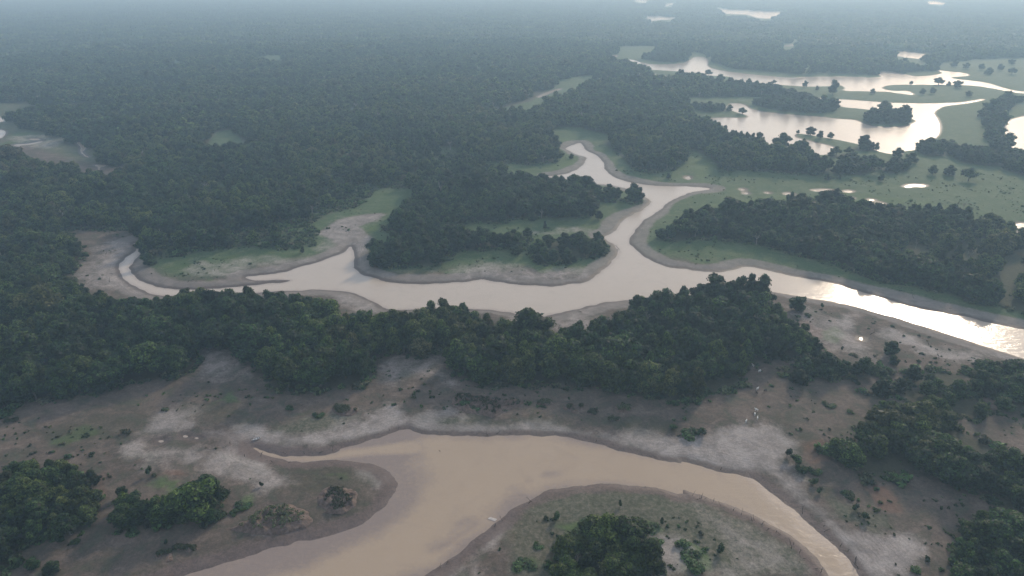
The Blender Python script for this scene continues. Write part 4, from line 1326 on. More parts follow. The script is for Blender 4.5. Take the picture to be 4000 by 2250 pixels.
def instance_group(name, coll):
    ng = bpy.data.node_groups.new(name, 'GeometryNodeTree')
    ng.interface.new_socket('Geometry', in_out='INPUT', socket_type='NodeSocketGeometry')
    ng.interface.new_socket('Geometry', in_out='OUTPUT', socket_type='NodeSocketGeometry')
    N = ng.nodes
    gi_, go = N.new('NodeGroupInput'), N.new('NodeGroupOutput')
    ci = N.new('GeometryNodeCollectionInfo')
    ci.inputs['Collection'].default_value = coll
    ci.inputs['Separate Children'].default_value = True
    ci.inputs['Reset Children'].default_value = True
    ip = N.new('GeometryNodeInstanceOnPoints')
    ip.inputs['Pick Instance'].default_value = True

    def na(n, t):
        x = N.new('GeometryNodeInputNamedAttribute')
        x.data_type = t
        x.inputs['Name'].default_value = n
        return x.outputs['Attribute']
    L = ng.links.new
    L(gi_.outputs[0], ip.inputs['Points'])
    L(ci.outputs[0], ip.inputs['Instance'])
    L(na('pick', 'INT'), ip.inputs['Instance Index'])
    cx = N.new('ShaderNodeCombineXYZ')
    L(na('turn', 'FLOAT'), cx.inputs['Z'])
    L(cx.outputs[0], ip.inputs['Rotation'])
    L(na('size', 'FLOAT_VECTOR'), ip.inputs['Scale'])
    L(ip.outputs[0], go.inputs[0])
    return ng


def scatter(name, label, cat, coll, xyz, pick, turn, size, tint):
    me = bpy.data.meshes.new(name)
    me.vertices.add(len(xyz))
    me.vertices.foreach_set('co', np.asarray(xyz, np.float32).ravel())
    a = me.attributes.new('pick', 'INT', 'POINT')
    a.data.foreach_set('value', np.asarray(pick, np.int32))
    attr_f(me, 'turn', turn)
    attr_f(me, 'tint', tint)
    a = me.attributes.new('size', 'FLOAT_VECTOR', 'POINT')
    a.data.foreach_set('vector', np.asarray(size, np.float32).ravel())
    o = link(name, me, label, cat, kind='stuff')
    md = o.modifiers.new('scatter', 'NODES')
    md.node_group = instance_group(name + '_scatter', coll)
    return o


R_ = PTS[REST]
near_m = np.hypot(R_[:, 0], R_[:, 1]) < 1000
pick = np.where(near_m, RNG.integers(0, nN, len(R_)), nN + RNG.integers(0, nF, len(R_)))
bare_m = (RNG.random(len(R_)) < 0.016 + 0.12 * (R_[:, 4] > 0.62)) & (np.hypot(R_[:, 0], R_[:, 1]) < 1600)
pick = np.where(bare_m, nN + nF + RNG.integers(0, nB, len(R_)), pick)
sizes = np.stack([R_[:, 2], R_[:, 2], R_[:, 3] / 2.2], 1)
sizes[bare_m] *= [0.75, 0.75, 0.95]
xyz = np.stack([R_[:, 0], R_[:, 1], R_[:, 6] - 0.1], 1)
# far canopy in patches of crowns
gx, gy = np.meshgrid(np.arange(-8200, 8200, 36.0), np.arange(0, 9000, 36.0))
Q = np.stack([gx.ravel(), gy.ravel()], 1) + RNG.uniform(-14, 14, (gx.size, 2))
d = np.hypot(Q[:, 0], Q[:, 1])
Q = Q[(d >= 2225 + 270 * vnoise(Q[:, 0], Q[:, 1], 140, 99)) & (d < 9000) & (np.abs(np.arctan2(Q[:, 0], Q[:, 1])) < math.radians(46))]
qok = inside(Q, F(BIG)) | (np.hypot(Q[:, 0], Q[:, 1]) > 6500)
for p in CLEAR:
    qok &= ~inside(Q, p)
Q = Q[qok]
qgi = ground_lookup(Q)
Q = Q[S0[qgi] > 24]
nq = len(Q)
xyz = np.concatenate([xyz, np.column_stack([Q, np.full(nq, 1.5)])])
pick = np.concatenate([pick, nN + nF + nB + RNG.integers(0, nPt, nq)])
qs = RNG.uniform(0.85, 1.2, (nq, 1))
sizes = np.concatenate([sizes, np.column_stack([qs, qs, qs * RNG.uniform(0.8, 1.25, (nq, 1))])])
tints = np.concatenate([R_[:, 4], RNG.uniform(0.05, 0.6, nq)])
print('trees', len(PTS), 'rest', len(REST), 'patches', nq)
scatter('forest', 'dense green rainforest canopy stretching to the hazy horizon', 'forest', lib, xyz, pick, RNG.uniform(0, 6.28, len(xyz)), sizes, tints)

# ------------------------------------------------------------------ lone trees
LONE = [  # tile, u, v (base), crown radius, height, tint, variant, label
    ('mr', 862, 918, 5.6, 10.5, 0.05, 1, 'round dark tree standing alone on the near bank left of the sun glint'),
    ('mr', 1560, 1245, 5.0, 8.5, 0.15, 2, 'lone tree on grey mud below the glinting river'),
    ('mr', 1580, 1330, 3.2, 6.0, 0.15, 4, 'narrow tree just below the lone tree on grey mud'),
    ('bl', 705, 790, 3.6, 7.2, 0.05, 5, 'dark round tree at the right end of the bottom left grove'),
    ('bl', 270, 1420, 2.7, 4.5, 0.2, 0, 'small round tree at the bottom left edge, left of two'),
    ('bl', 405, 1448, 3.2, 5.0, 0.25, 3, 'small round tree at the bottom left edge, right of two'),
    ('bl', 1620, 1065, 3.3, 6.0, 0.1, 4, 'round tree at the right end of the short row by the mounds'),
    ('bl', 1625, 880, 3.6, 7.0, 0.02, 2, 'dark tree standing behind the right end of the short row'),
    ('bl', 940, 885, 2.6, 5.0, 0.1, 7, 'dark tree with a bleached bough behind the short row'),
    ('bm', 40, 1448, 2.0, 3.0, 0.2, 0, ''),
    ('tr', 1510, 838, 9.5, 14.0, 0.3, 6, 'flat topped umbrella tree on the spit in the lake'),
    ('tr', 450, 865, 6.5, 9.0, 0.05, 8, 'dark tree on the tip of the small wooded point'),
    ('tr', 965, 1022, 7.0, 11.0, 0.05, 1, 'tallest dark tree on the narrow island, left end'),
    ('tr', 1033, 1052, 5.6, 9.0, 0.05, 4, 'second dark tree on the narrow island'),
    ('tr', 1112, 1052, 5.0, 8.0, 0.08, 2, 'third tree on the narrow island'),
    ('tr', 870, 1012, 3.0, 5.0, 0.1, 4, 'small tree at the left point of the narrow island'),
    ('tr', 1615, 1190, 7.0, 9.0, 0.08, 3, 'round tree on the south shore of the wide lake'),
    ('tr', 1130, 720, 10.0, 24.0, 0.05, 7, 'tall dark tree rising between the two lakes'),
    ('tr', 920, 668, 5.5, 13.0, 0.1, 2, 'dark tree on the grass strip left of the tall one'),
    ('tr', 1010, 695, 4.5, 9.0, 0.1, 4, 'narrow tree just left of the tall dark tree'),
    ('tr', 1430, 718, 5.0, 10.0, 0.2, 1, 'thin tree on the grass strip right of the tall one'),
    ('tr', 195, 575, 8.0, 11.0, 0.05, 8, 'round tree on the grass strip, left end of the long lake'),
    ('tr', 500, 640, 7.0, 10.0, 0.08, 3, 'broad tree on the near shore of the long lake'),
    ('tr', 555, 645, 5.0, 7.0, 0.1, 0, 'smaller tree right of the broad shore tree'),
    ('tr', 685, 640, 5.0, 8.0, 0.1, 6, 'open crowned tree on the long lake near shore'),
    ('tr', 1930, 645, 9.5, 13.0, 0.05, 8, 'wide dark tree on the green point, right of the long lake'),
    ('tr', 2070, 672, 8.5, 13.0, 0.05, 1, 'dark round tree right of the wide one on the green point'),
    ('tr', 2005, 655, 5.0, 8.0, 0.1, 5, 'small tree between the wide and the round one'),
    ('tr', 1720, 642, 4.0, 6.0, 0.1, 0, 'small bush-like tree on the green point shore'),
    ('tr', 2005, 1335, 7.0, 9.0, 0.15, 3, 'round tree on the plain below the wide lake'),
    ('tr', 2150, 1380, 8.0, 11.0, 0.25, 6, 'open crowned grey green tree on the right plain'),
    ('tr', 1880, 1330, 6.0, 9.0, 0.2, 2, 'tree on the plain left of the round one'),
    ('tr', 1720, 1245, 7.5, 10.0, 0.15, 1, 'tree below the south shore of the wide lake'),
    ('tr', 1490, 1380, 4.0, 8.0, 0.2, 7, 'narrow tree on the plain above the pair of pools'),
    ('tr', 1090, 1370, 4.0, 5.0, 0.2, 0, 'low tree at the wood edge above the long pond'),
    ('tr', 2455, 1300, 8.0, 10.0, 0.1, 3, 'dark tree on the plain near the right edge'),
    ('tr', 2480, 495, 8.0, 11.0, 0.15, 1, 'far tree on the pasture at the right edge, highest'),
    ('tr', 2390, 540, 8.5, 13.0, 0.15, 4, 'far pasture tree, tallest of the row'),
    ('tr', 2300, 570, 9.5, 12.0, 0.15, 3, 'far pasture tree nearest the lake inlet'),
    ('tr', 2250, 535, 8.0, 11.0, 0.2, 2, 'far pasture tree left of the row'),
    ('tr', 2135, 525, 8.0, 9.0, 0.2, 0, 'far low tree on the pasture above the inlet'),
    ('tr', 2045, 510, 9.0, 12.0, 0.2, 5, 'far tree at the left end of the pasture'),
    ('tr', 2480, 570, 9.0, 10.0, 0.15, 8, 'far pasture tree on the right, lower one'),
    ('tr', 1805, 720, 6.5, 9.0, 0.3, 2, 'greyish tree in the grass below the wide dark tree'),
    ('tr', 1880, 715, 6.5, 11.0, 0.3, 4, 'slim greyish tree in the grass between the lakes'),
    ('tr', 2155, 735, 6.0, 8.0, 0.3, 0, 'greyish bushy tree in the grass, right of the slim ones'),
    ('tm', 2465, 1358, 3.6, 6.0, 0.1, 4, 'dark little tree at the water side of the far wood'),
    ('tm', 1735, 1205, 3.5, 6.0, 0.1, 5, 'small tree on the grass tip west of the north branch'),
    ('tm', 1660, 1195, 3.0, 5.0, 0.1, 0, 'smaller tree left of the one on the grass tip'),
    ('mm', 1480, 545, 3.8, 6.5, 0.1, 1, 'dark tree on the peninsula grass, leftmost of the front row'),
    ('mm', 1600, 530, 4.6, 8.5, 0.1, 4, 'tall dark tree in the front row on the peninsula grass'),
    ('mm', 1700, 565, 3.0, 6.0, 0.1, 2, 'small dark tree at the foot of the peninsula grass'),
    ('mm', 1755, 545, 2.6, 5.0, 0.15, 7, 'slender tree right of the small dark one'),
    ('mm', 1835, 500, 4.4, 8.0, 0.15, 6, 'open tree on the peninsula grass near its tip'),
    ('mm', 1940, 480, 6.5, 12.0, 0.05, 3, 'big dark tree at the very tip of the peninsula'),
    ('mm', 1800, 405, 5.4, 9.0, 0.05, 1, 'dark tree behind the peninsula tip'),
    ('mm', 1690, 440, 4.6, 10.0, 0.1, 7, 'tall narrow tree in the middle of the peninsula grass'),
    ('mm', 1560, 420, 5.2, 8.0, 0.1, 8, 'broad tree in the back row on the peninsula grass'),
    ('mm', 1320, 495, 4.8, 7.5, 0.1, 0, 'round tree in front of the peninsula arm'),
    ('mm', 1400, 355, 4.5, 7.5, 0.1, 5, 'round tree behind the peninsula arm'),
    ('mm', 1535, 300, 2.2, 7.0, 0.15, 4, 'tiny palm-like tree on the strip behind the peninsula arm'),
    ('mm', 1885, 205, 3.2, 11.0, 0.15, 7, 'tall slim tree in the clump on the upper grass'),
    ('mm', 1940, 220, 4.6, 8.0, 0.1, 2, 'bushy tree in the clump on the upper grass'),
    ('mm', 2205, 80, 6.4, 11.0, 0.05, 3, 'dark tree on the narrow neck beside the river fork'),
    ('mm', 1440, 240, 4.2, 7.5, 0.1, 0, 'round tree in front of the upper peninsula wood'),
    ('ml', 630, 820, 5.0, 9.0, 0.05, 8, 'dark flat crowned tree at the clearing left of the hook'),
    ('ml', 670, 880, 4.8, 8.0, 0.1, 2, 'tree just below the dark flat crowned one'),
    ('ml', 760, 800, 2.6, 4.5, 0.15, 0, 'small tree alone in the clearing below the hook'),
    ('ml', 1140, 560, 5.6, 8.0, 0.1, 3, 'low tree beside the inner bank of the hook'),
    ('ml', 2285, 475, 2.0, 4.5, 0.15, 4, 'thin little tree at the wood edge above the inlet'),
]
for t_, u_, v_, r_, h_, ti_, k_, lab_ in LONE:
    if not lab_:
        continue
    x, y = ground_pt(t_, u_, v_)
    add_tree('lone_tree', x, y, ground_z(x, y) - 0.1, r_, h_, ti_, k_, random.uniform(0, 6.28), lab_, 'tree', 'lone trees in the open')


# ------------------------------------------------------------------ shrubs
def add_shrub(x, y, r, h, tint, k, label, group):
    root = bpy.data.objects.new('shrub', None)
    COL.objects.link(root)
    root.location = (x, y, ground_z(x, y) - 0.05)
    root.rotation_euler = (0, 0, random.uniform(0, 6.28))
    root['label'] = label
    root['category'] = 'shrub'
    root['group'] = group
    for me, nm in ((SHRUB[k][1], 'stem'), (SHRUB[k][0], 'foliage')):
        o = bpy.data.objects.new(nm, me)
        COL.objects.link(o)
        o.parent = root
        o.scale = (r, r, h)
        if nm == 'foliage':
            o['tint'] = float(tint)
    return root


SHRUBS = [
    ('br', 275, 1300, 2.5, 3.2, 0.05, 0, 'round dark bush alone on the right of the clump in the bend'),
    ('bm', 2105, 945, 1.3, 2.6, 0.1, 2, 'small upright bush on the open grass inside the bend'),
    ('bm', 1620, 1050, 2.4, 3.2, 0.3, 0, 'spiky leafy bush behind the clump in the bend'),
    ('bm', 1540, 1050, 1.5, 1.6, 0.5, 1, 'low bush left of the spiky leafy one'),
    ('bm', 2418, 1085, 1.5, 2.4, 0.2, 2, 'small bush on the green mat right of the clump'),
    ('bm', 2380, 1240, 3.0, 2.0, 0.3, 1, 'wide low bush right of the clump in the bend'),
    ('bm', 1630, 1190, 1.0, 1.7, 0.2, 2, 'thin little bush on the red soil inside the bend'),
    ('bm', 1480, 1250, 2.2, 1.2, 0.3, 3, 'low sprawling bush on the red soil'),
    ('bm', 1840, 1120, 5.0, 1.6, 0.35, 3, 'bright creeping thicket behind the clump in the bend'),
    ('bm', 1390, 1395, 4.4, 1.5, 0.35, 3, 'bright creeping thicket left of the clump in the bend'),
    ('bm', 2080, 1110, 4.0, 2.2, 0.25, 1, 'low thicket at the back right of the clump'),
    ('bm', 2340, 1110, 3.4, 1.4, 0.3, 3, 'green mat of low bush right behind the clump'),
    ('br', 60, 1330, 4.2, 2.0, 0.3, 3, 'leafy thicket at the bottom, right of the clump, upper'),
    ('br', 110, 1430, 4.4, 2.2, 0.3, 1, 'leafy thicket at the bottom, right of the clump, lower'),
    ('br', 10, 1250, 2.8, 1.8, 0.3, 1, 'leafy thicket just right of the clump'),
    ('br', 60, 400, 5.0, 3.4, 0.1, 3, 'long dark bush on the slope above the channel, left half'),
    ('br', 150, 405, 3.6, 3.2, 0.15, 0, 'long dark bush on the slope above the channel, right half'),
    ('br', 785, 570, 2.6, 3.8, 0.15, 2, 'upper shrub of the row on the channel slope'),
    ('br', 850, 620, 3.6, 3.4, 0.12, 0, 'second shrub of the row on the channel slope'),
    ('br', 900, 680, 3.4, 3.0, 0.15, 1, 'third shrub of the row on the channel slope'),
    ('br', 985, 690, 3.0, 2.6, 0.35, 3, 'brownish lower shrub of the row on the channel slope'),
    ('br', 985, 775, 2.6, 2.6, 0.2, 0, 'shrub below the row on the channel slope'),
    ('br', 1030, 845, 2.0, 2.2, 0.25, 2, 'small shrub further down the channel slope'),
    ('br', 1250, 870, 3.0, 1.8, 0.3, 3, 'flat shrub on the brown slope right of the channel'),
    ('br', 1300, 980, 2.2, 2.4, 0.2, 2, 'upper of two shrubs on the grey slope'),
    ('br', 1370, 1040, 2.6, 2.6, 0.2, 0, 'lower of two shrubs on the grey slope'),
    ('br', 1090, 195, 3.4, 1.6, 0.2, 3, 'low shrub patch in the meadow left of the grove'),
    ('br', 1450, 820, 1.6, 1.2, 0.2, 1, 'tiny shrub below the grove edge'),
    ('br', 1760, 1440, 2.6, 1.8, 0.4, 1, 'low shrub at the bottom right edge'),
    ('bl', 1140, 715, 1.9, 3.6, 0.1, 2, 'upright dark shrub on pale mud behind the short row'),
    ('bl', 1175, 720, 1.4, 2.0, 0.8, 1, 'brown dead-leaved shrub beside the upright dark one'),
    ('bl', 525, 600, 1.8, 2.4, 0.05, 0, 'small dark shrub behind the bottom left grove'),
    ('bl', 1980, 790, 1.4, 1.8, 0.4, 2, 'small yellow green shrub on the pale mud'),
    ('bl', 1460, 790, 3.2, 2.0, 0.2, 3, 'low dark thicket left of the dark tree'),
    ('bl', 1830, 950, 3.6, 1.3, 0.25, 3, 'ferny green thicket left of the big mound'),
    ('bl', 1760, 1000, 2.6, 1.0, 0.4, 1, 'bright creeping bush left of the big mound'),
    ('bl', 590, 1220, 2.4, 1.4, 0.15, 1, 'low green bush below the bottom left grove, right of three'),
    ('bl', 455, 1205, 2.6, 1.4, 0.15, 3, 'low green bush below the bottom left grove, middle of three'),
    ('bl', 335, 1210, 2.4, 1.6, 0.15, 0, 'low green bush below the bottom left grove, left of three'),
    ('bl', 1000, 1150, 2.8, 1.2, 0.15, 3, 'dark creeping bush below the short row'),
    ('bl', 1258, 1240, 1.3, 2.2, 0.1, 2, 'small dark bush on the little mounds at the bottom left'),
    ('bl', 80, 250, 3.6, 1.6, 0.3, 3, 'low green bush at the left edge below the forest belt'),
    ('bl', 2180, 215, 2.8, 1.4, 0.15, 1, 'low dark bush by the forest edge, left of the middle mound'),
    ('bl', 2400, 265, 3.0, 1.6, 0.12, 3, 'low dark bush just left of the middle mound'),
    ('mm', 75, 975, 4.4, 3.0, 0.25, 1, 'pale green bush on brown ground below the left river bend'),
    ('mm', 1540, 1095, 3.2, 5.0, 0.1, 2, 'dark bush on the mud cove in the forest edge'),
    ('mr', 1050, 890, 1.8, 2.6, 0.2, 2, 'thin bush on the mud right of the lone dark tree'),
    ('mr', 1200, 1215, 1.4, 2.0, 0.2, 2, 'tiny bush on the grey mud near the white pool'),
    ('mr', 940, 960, 2.6, 2.0, 0.6, 1, 'brown scrubby bush below the lone dark tree'),
    ('mr', 1290, 1255, 2.6, 1.2, 0.2, 3, 'flat bush on the mud above the near grove'),
    ('bm', 930, 175, 3.4, 1.8, 0.12, 1, 'dark leafy bush growing on the largest mound, left'),
    ('bm', 1010, 205, 2.6, 1.6, 0.12, 3, 'dark leafy bush growing on the largest mound, right'),
    ('bm', 2500, 360, 3.0, 2.4, 0.12, 0, 'dark bush on the slope just left of the long bush'),
    ('br', 1310, 40, 2.4, 2.6, 0.15, 2, 'small shrub in the meadow left of the near grove'),
    ('br', 1250, 250, 2.2, 1.2, 0.2, 1, 'tiny dark shrub in the meadow left of the grove'),
    ('mr', 1500, 1420, 3.8, 4.0, 0.1, 0, 'round bush at the foot of the narrow tree'),
]
for t_, u_, v_, r_, h_, ti_, k_, lab_ in SHRUBS:
    x, y = ground_pt(t_, u_, v_)
    add_shrub(x, y, r_, h_, ti_, k_, lab_, 'shrubs in the open')

# low scrub nobody could count: tussocks and seedlings over the meadows
slib = bpy.data.collections.new('scrub_library')
for k in range(4):
    rng = np.random.default_rng(700 + k)
    lob = [(np.array([rng.uniform(-.6, .6), rng.uniform(-.6, .6), 0.2]), rng.uniform(0.25, 0.5), rng.uniform(0.2, 0.8)) for _ in range(4)]
    o = bpy.data.objects.new('scrub_tuft_%02d' % k, make_crown(rng, lob, 9, 0.22, 0.7, ICO0).build('tuft', [MAT_SHRUB]))
    slib.objects.link(o)
n = 34000
dd = np.sqrt(RNG.uniform(150 ** 2, 900 ** 2, n))
aa = RNG.uniform(-math.radians(48), math.radians(48), n)
P = np.stack([dd * np.sin(aa), dd * np.cos(aa)], 1)
gi = ground_lookup(P)
dens = sstep(0.5, 0.72, fbm(P[:, 0], P[:, 1], 24, 77, 3)) * (1 - fore[gi] * 0.6) * sstep(9, 22, S[gi]) * (1 - 0.8 * pale[gi])
edge_f = sstep(0.03, 0.4, fore[gi]) * sstep(1.0, 0.6, fore[gi])
dens = np.maximum(dens, 0.9 * sstep(0.05, 0.5, fore[gi]) * sstep(1.0, 0.5, fore[gi]) * (S[gi] > 6))
dens = np.maximum(dens, 0.035 * (S[gi] > 10) * (1 - pale[gi]))
kp = RNG.random(n) < dens
ex = edge_f[kp]
P, gi = P[kp], gi[kp]
dd = np.sqrt(RNG.uniform(150 ** 2, 800 ** 2, 90000))
aa = RNG.uniform(-math.radians(47), math.radians(47), 90000)
P2 = np.stack([dd * np.sin(aa), dd * np.cos(aa)], 1)
g2 = ground_lookup(P2)
e2 = sstep(0.02, 0.3, fore[g2]) * sstep(1.0, 0.7, fore[g2])
k2 = (RNG.random(90000) < 0.55 * e2) & (S[g2] > 5)
P, gi, ex = np.concatenate([P, P2[k2]]), np.concatenate([gi, g2[k2]]), np.concatenate([ex, np.full(k2.sum(), 1.7)])
m = len(P)
print('scrub', m)
sz = RNG.uniform(0.4, 1.3, (m, 1)) * RNG.lognormal(0, 0.3, (m, 1)) * (1 + 0.9 * ex[:, None])
scatter('scrub', 'scattered low tussocks and seedlings over the brown meadow', 'scrub', slib, np.column_stack([P, GZ[gi] - 0.05]), RNG.integers(0, 4, m),
        RNG.uniform(0, 6.28, m), np.column_stack([sz, sz, sz * RNG.uniform(0.6, 1.3, (m, 1))]), RNG.uniform(0.0, 1.0, m))

# ------------------------------------------------------------------ eroded mounds
MAT_MOUND = plain_material('dry_matted_grass', (0.092, 0.066, 0.053), (0.170, 0.128, 0.104), 0.7, bumpd=0.4)
MOUNDS = [  # tile, outline of the base, height, label
    ('bm', [(840, 180), (870, 110), (980, 105), (1100, 130), (1250, 150), (1350, 150), (1340, 185), (1220, 220), (1150, 272), (1080, 250), (950, 225)], 4.2, 'largest eroded brown mound below the forest belt'),
    ('bl', [(1715, 1120), (1850, 1060), (2000, 960), (2150, 930), (2280, 990), (2340, 1050), (2250, 1110), (2050, 1145), (1850, 1140)], 3.6, 'big grey brown mound on the bottom left shore'),
    ('bl', [(2390, 930), (2420, 850), (2500, 800), (2640, 800), (2690, 850), (2650, 960), (2520, 990)], 3.2, 'rough mound with green tufts beside the island shore'),
    ('bl', [(2500, 215), (2540, 170), (2640, 190), (2720, 225), (2650, 258), (2560, 255)], 2.6, 'rough brown mound by the forest edge, left of the shore spur'),
    ('bm', [(1460, 175), (1500, 140), (1590, 150), (1600, 185), (1520, 195)], 2.0, 'low brown mound right of the largest one'),
    ('bm', [(1670, 215), (1700, 180), (1800, 185), (1825, 225), (1740, 240)], 2.4, 'rounded brown mound, second right of the largest'),
    ('bm', [(1840, 240), (1870, 215), (1930, 220), (1935, 250), (1880, 258)], 1.7, 'small brown mound beside the rounded one'),
    ('bm', [(2010, 290), (2060, 268), (2120, 285), (2100, 305)], 1.3, 'little brown hump near the slope, left of the last one'),
    ('bm', [(2050, 200), (2110, 160), (2180, 190), (2200, 235), (2120, 240)], 2.0, 'brown hump at the forest edge, rightmost large one'),
    ('bl', [(1180, 1330), (1210, 1280), (1290, 1280), (1310, 1340), (1250, 1360)], 1.4, 'small brown hump at the bottom left, lower of two'),
    ('bl', [(1300, 1270), (1350, 1230), (1480, 1235), (1510, 1270), (1420, 1295)], 1.4, 'small brown hump at the bottom left, upper of two'),
    ('br', [(1285, 360), (1320, 335), (1400, 350), (1430, 385), (1340, 395)], 2.6, 'bare grey brown mound behind the right grove'),
    ('bl', [(-20, 315), (40, 285), (150, 285), (165, 315), (80, 330)], 1.6, 'low brown mound at the left edge below the belt'),
    ('bl', [(1215, 222), (1240, 205), (1275, 212), (1270, 226)], 1.1, 'tiny dark hump above the pale mud fan'),
]
for t_, pts_, h_, lab_ in MOUNDS:
    pl = smooth_poly(F(T(t_, pts_)), 2)
    c0 = pl.mean(0)
    pl = c0 + (pl - c0) * 1.15
    ext = np.abs(pl - c0).max()
    nn = 46
    lo, hi = pl.min(0) - 0.5, pl.max(0) + 0.5
    gx, gy = np.meshgrid(np.linspace(lo[0], hi[0], nn), np.linspace(lo[1], hi[1], nn))
    P = np.stack([gx.ravel(), gy.ravel()], 1)
    sd_ = -poly_sd(P, pl, 40) + (fbm(P[:, 0], P[:, 1], 5, 91, 3) - 0.5) * 3.0
    wdt = max(1.0, float(np.percentile(sd_, 97)))
    prof = sstep(-0.1 * wdt, wdt * 0.7, sd_)
    zz = prof * h_ * 0.72 * (0.35 + 1.1 * fbm(P[:, 0], P[:, 1], 6.5, 92, 3)) + prof * (vnoise(P[:, 0], P[:, 1], 1.2, 93) - 0.5) * 0.4 - prof * 0.55 * h_ * sstep(0.52, 0.72, fbm(P[:, 0], P[:, 1], 3.2, 95, 2))
    base = ground_z(*c0)
    zz = np.where(sd_ <= 0, -1.2, zz - 0.2)
    a_, b_ = np.meshgrid(np.arange(nn - 1), np.arange(nn - 1), indexing='ij')
    q = np.stack([a_ * nn + b_, a_ * nn + b_ + 1, (a_ + 1) * nn + b_ + 1, (a_ + 1) * nn + b_], -1).reshape(-1, 4)
    q = q[(sd_[q] > 0).any(1)]
    used, inv = np.unique(q.ravel(), return_inverse=True)
    me = mesh_np('mound', np.column_stack([P[used] - c0, zz[used]]), [inv.reshape(-1, 4)], [MAT_MOUND], smooth=True)
    o = link('mound', me, lab_, 'mound', 'eroded mounds', loc=(c0[0], c0[1], base))
    top = np.nonzero(zz > 0.35 * h_)[0]
    if len(top) > 20:
        rng = np.random.default_rng(int(abs(c0[0]) * 10))
        g = Geo()
        for t in rng.choice(top, min(len(top), 30 + int(ext * 6))):
            c = np.array([P[t, 0] - c0[0], P[t, 1] - c0[1], zz[t] + 0.05])
            s_ = rng.uniform(0.4, 1.1)
            leaves(g, rng, c, np.array([s_, s_, s_ * 0.6]), 22, 0.32, rng.uniform(0.2, 0.8))
        tf = link('grass_tuft', g.build('grass_tuft', [MAT_SHRUB]), kind='stuff', parent=o)
        tf['tint'] = 0.78

# ------------------------------------------------------------------ canoe on the mud
MAT_HULL = plain_material('weathered_white_paint', (0.62, 0.61, 0.58), (0.75, 0.74, 0.72), 1.5, 0.55, 0.4)
MAT_INNER = plain_material('pale_planking', (0.40, 0.38, 0.35), (0.52, 0.50, 0.47), 2.5)
x0, y0 = ground_pt('bl', 1899, 440)
x1, y1 = ground_pt('bl', 1970, 421)
L_ = math.hypot(x1 - x0, y1 - y0)
root = bpy.data.objects.new('canoe', None)
COL.objects.link(root)
za, zm, zb_ = (ground_z(x0 + (x1 - x0) * t, y0 + (y1 - y0) * t) for t in (0.1, 0.5, 0.9))
root.location = ((x0 + x1) / 2, (y0 + y1) / 2, max(zm, (za + zb_) / 2) + 0.06)
root.rotation_euler = (math.radians(7), -math.atan2(zb_ - za, 0.8 * L_), math.atan2(y1 - y0, x1 - x0))
root['label'] = 'narrow white canoe lying on the mud beside the creek'
root['category'] = 'canoe'


def canoe_shell(g, L, wide, deep, lift, off, mat, thick):
    n, mcs = 17, 9
    vs = []
    for i in range(n):
        t = -1 + 2 * i / (n - 1)
        wv = wide * max(0.03, (1 - abs(t) ** 2.4))
        sheer = 0.22 * t ** 4
        for j in range(mcs):
            a = math.pi * j / (mcs - 1)
            vs.append((t * L / 2 * (1 - off), wv * math.cos(a) * (1 - thick), deep * (1 - math.sin(a) ** 0.7 * (1 - thick * 0.6)) + sheer + lift))
    q = [(i * mcs + j, (i + 1) * mcs + j, (i + 1) * mcs + j + 1, i * mcs + j + 1) for i in range(n - 1) for j in range(mcs - 1)]
    g.add(vs, q=q, mat=mat)


g = Geo()
canoe_shell(g, L_, 0.68, 0.5, 0, 0, 0, 0)
link('hull', g.build('hull', [MAT_HULL]), parent=root)
g = Geo()
canoe_shell(g, L_, 0.68, 0.5, 0.03, 0.03, 0, 0.12)
link('inner_lining', g.build('inner_lining', [MAT_INNER]), parent=root)
for t in (-0.5, 0.05, 0.55):
    g = Geo()
    w_ = 0.6 * (1 - abs(t) ** 2.4)
    bx = t * L_ / 2
    v = [(bx + sx * 0.14, sy * w_, 0.34 + sz * 0.05) for sx in (-1, 1) for sy in (-1, 1) for sz in (0, 1)]
    g.add(v, q=[(0, 1, 3, 2), (4, 6, 7, 5), (0, 4, 5, 1), (2, 3, 7, 6), (0, 2, 6, 4), (1, 5, 7, 3)])
    link('thwart', g.build('thwart', [MAT_HULL]), parent=root)

# pale board stranded at the channel edge
x, y = ground_pt('bm', 1140, 1020)
g = Geo()
v = [(sx * 1.6 + sy * 0.2, sy * 0.7, sz * 0.12) for sx in (-1, 1) for sy in (-1, 1) for sz in (0, 1)]
g.add(v, q=[(0, 1, 3, 2), (4, 6, 7, 5), (0, 4, 5, 1), (2, 3, 7, 6), (0, 2, 6, 4), (1, 5, 7, 3)])
g.add([(a * 1.0, b * 0.22 + c * 0.0, 0.13 + c * 0.05) for a in (-1, 1) for b in (-1, 1) for c in (0, 1)],
      q=[(0, 1, 3, 2), (4, 6, 7, 5), (0, 4, 5, 1), (2, 3, 7, 6), (0, 2, 6, 4), (1, 5, 7, 3)])
o = link('raft', g.build('raft', [plain_material('pale_planks', (0.42, 0.38, 0.34), (0.55, 0.50, 0.46), 2)]),
         'small pale flat raft stranded at the edge of the tan channel', 'raft', loc=(x, y, max(0.02, ground_z(x, y))))
o.rotation_euler = (0, 0, -0.4)

# ------------------------------------------------------------------ cattle
MAT_HIDE = plain_material('white_hide', (0.66, 0.63, 0.58), (0.78, 0.76, 0.72), 3, 0.8)
MAT_DARKHIDE = plain_material('dark_hide', (0.04, 0.03, 0.025), (0.07, 0.055, 0.045), 3, 0.8)


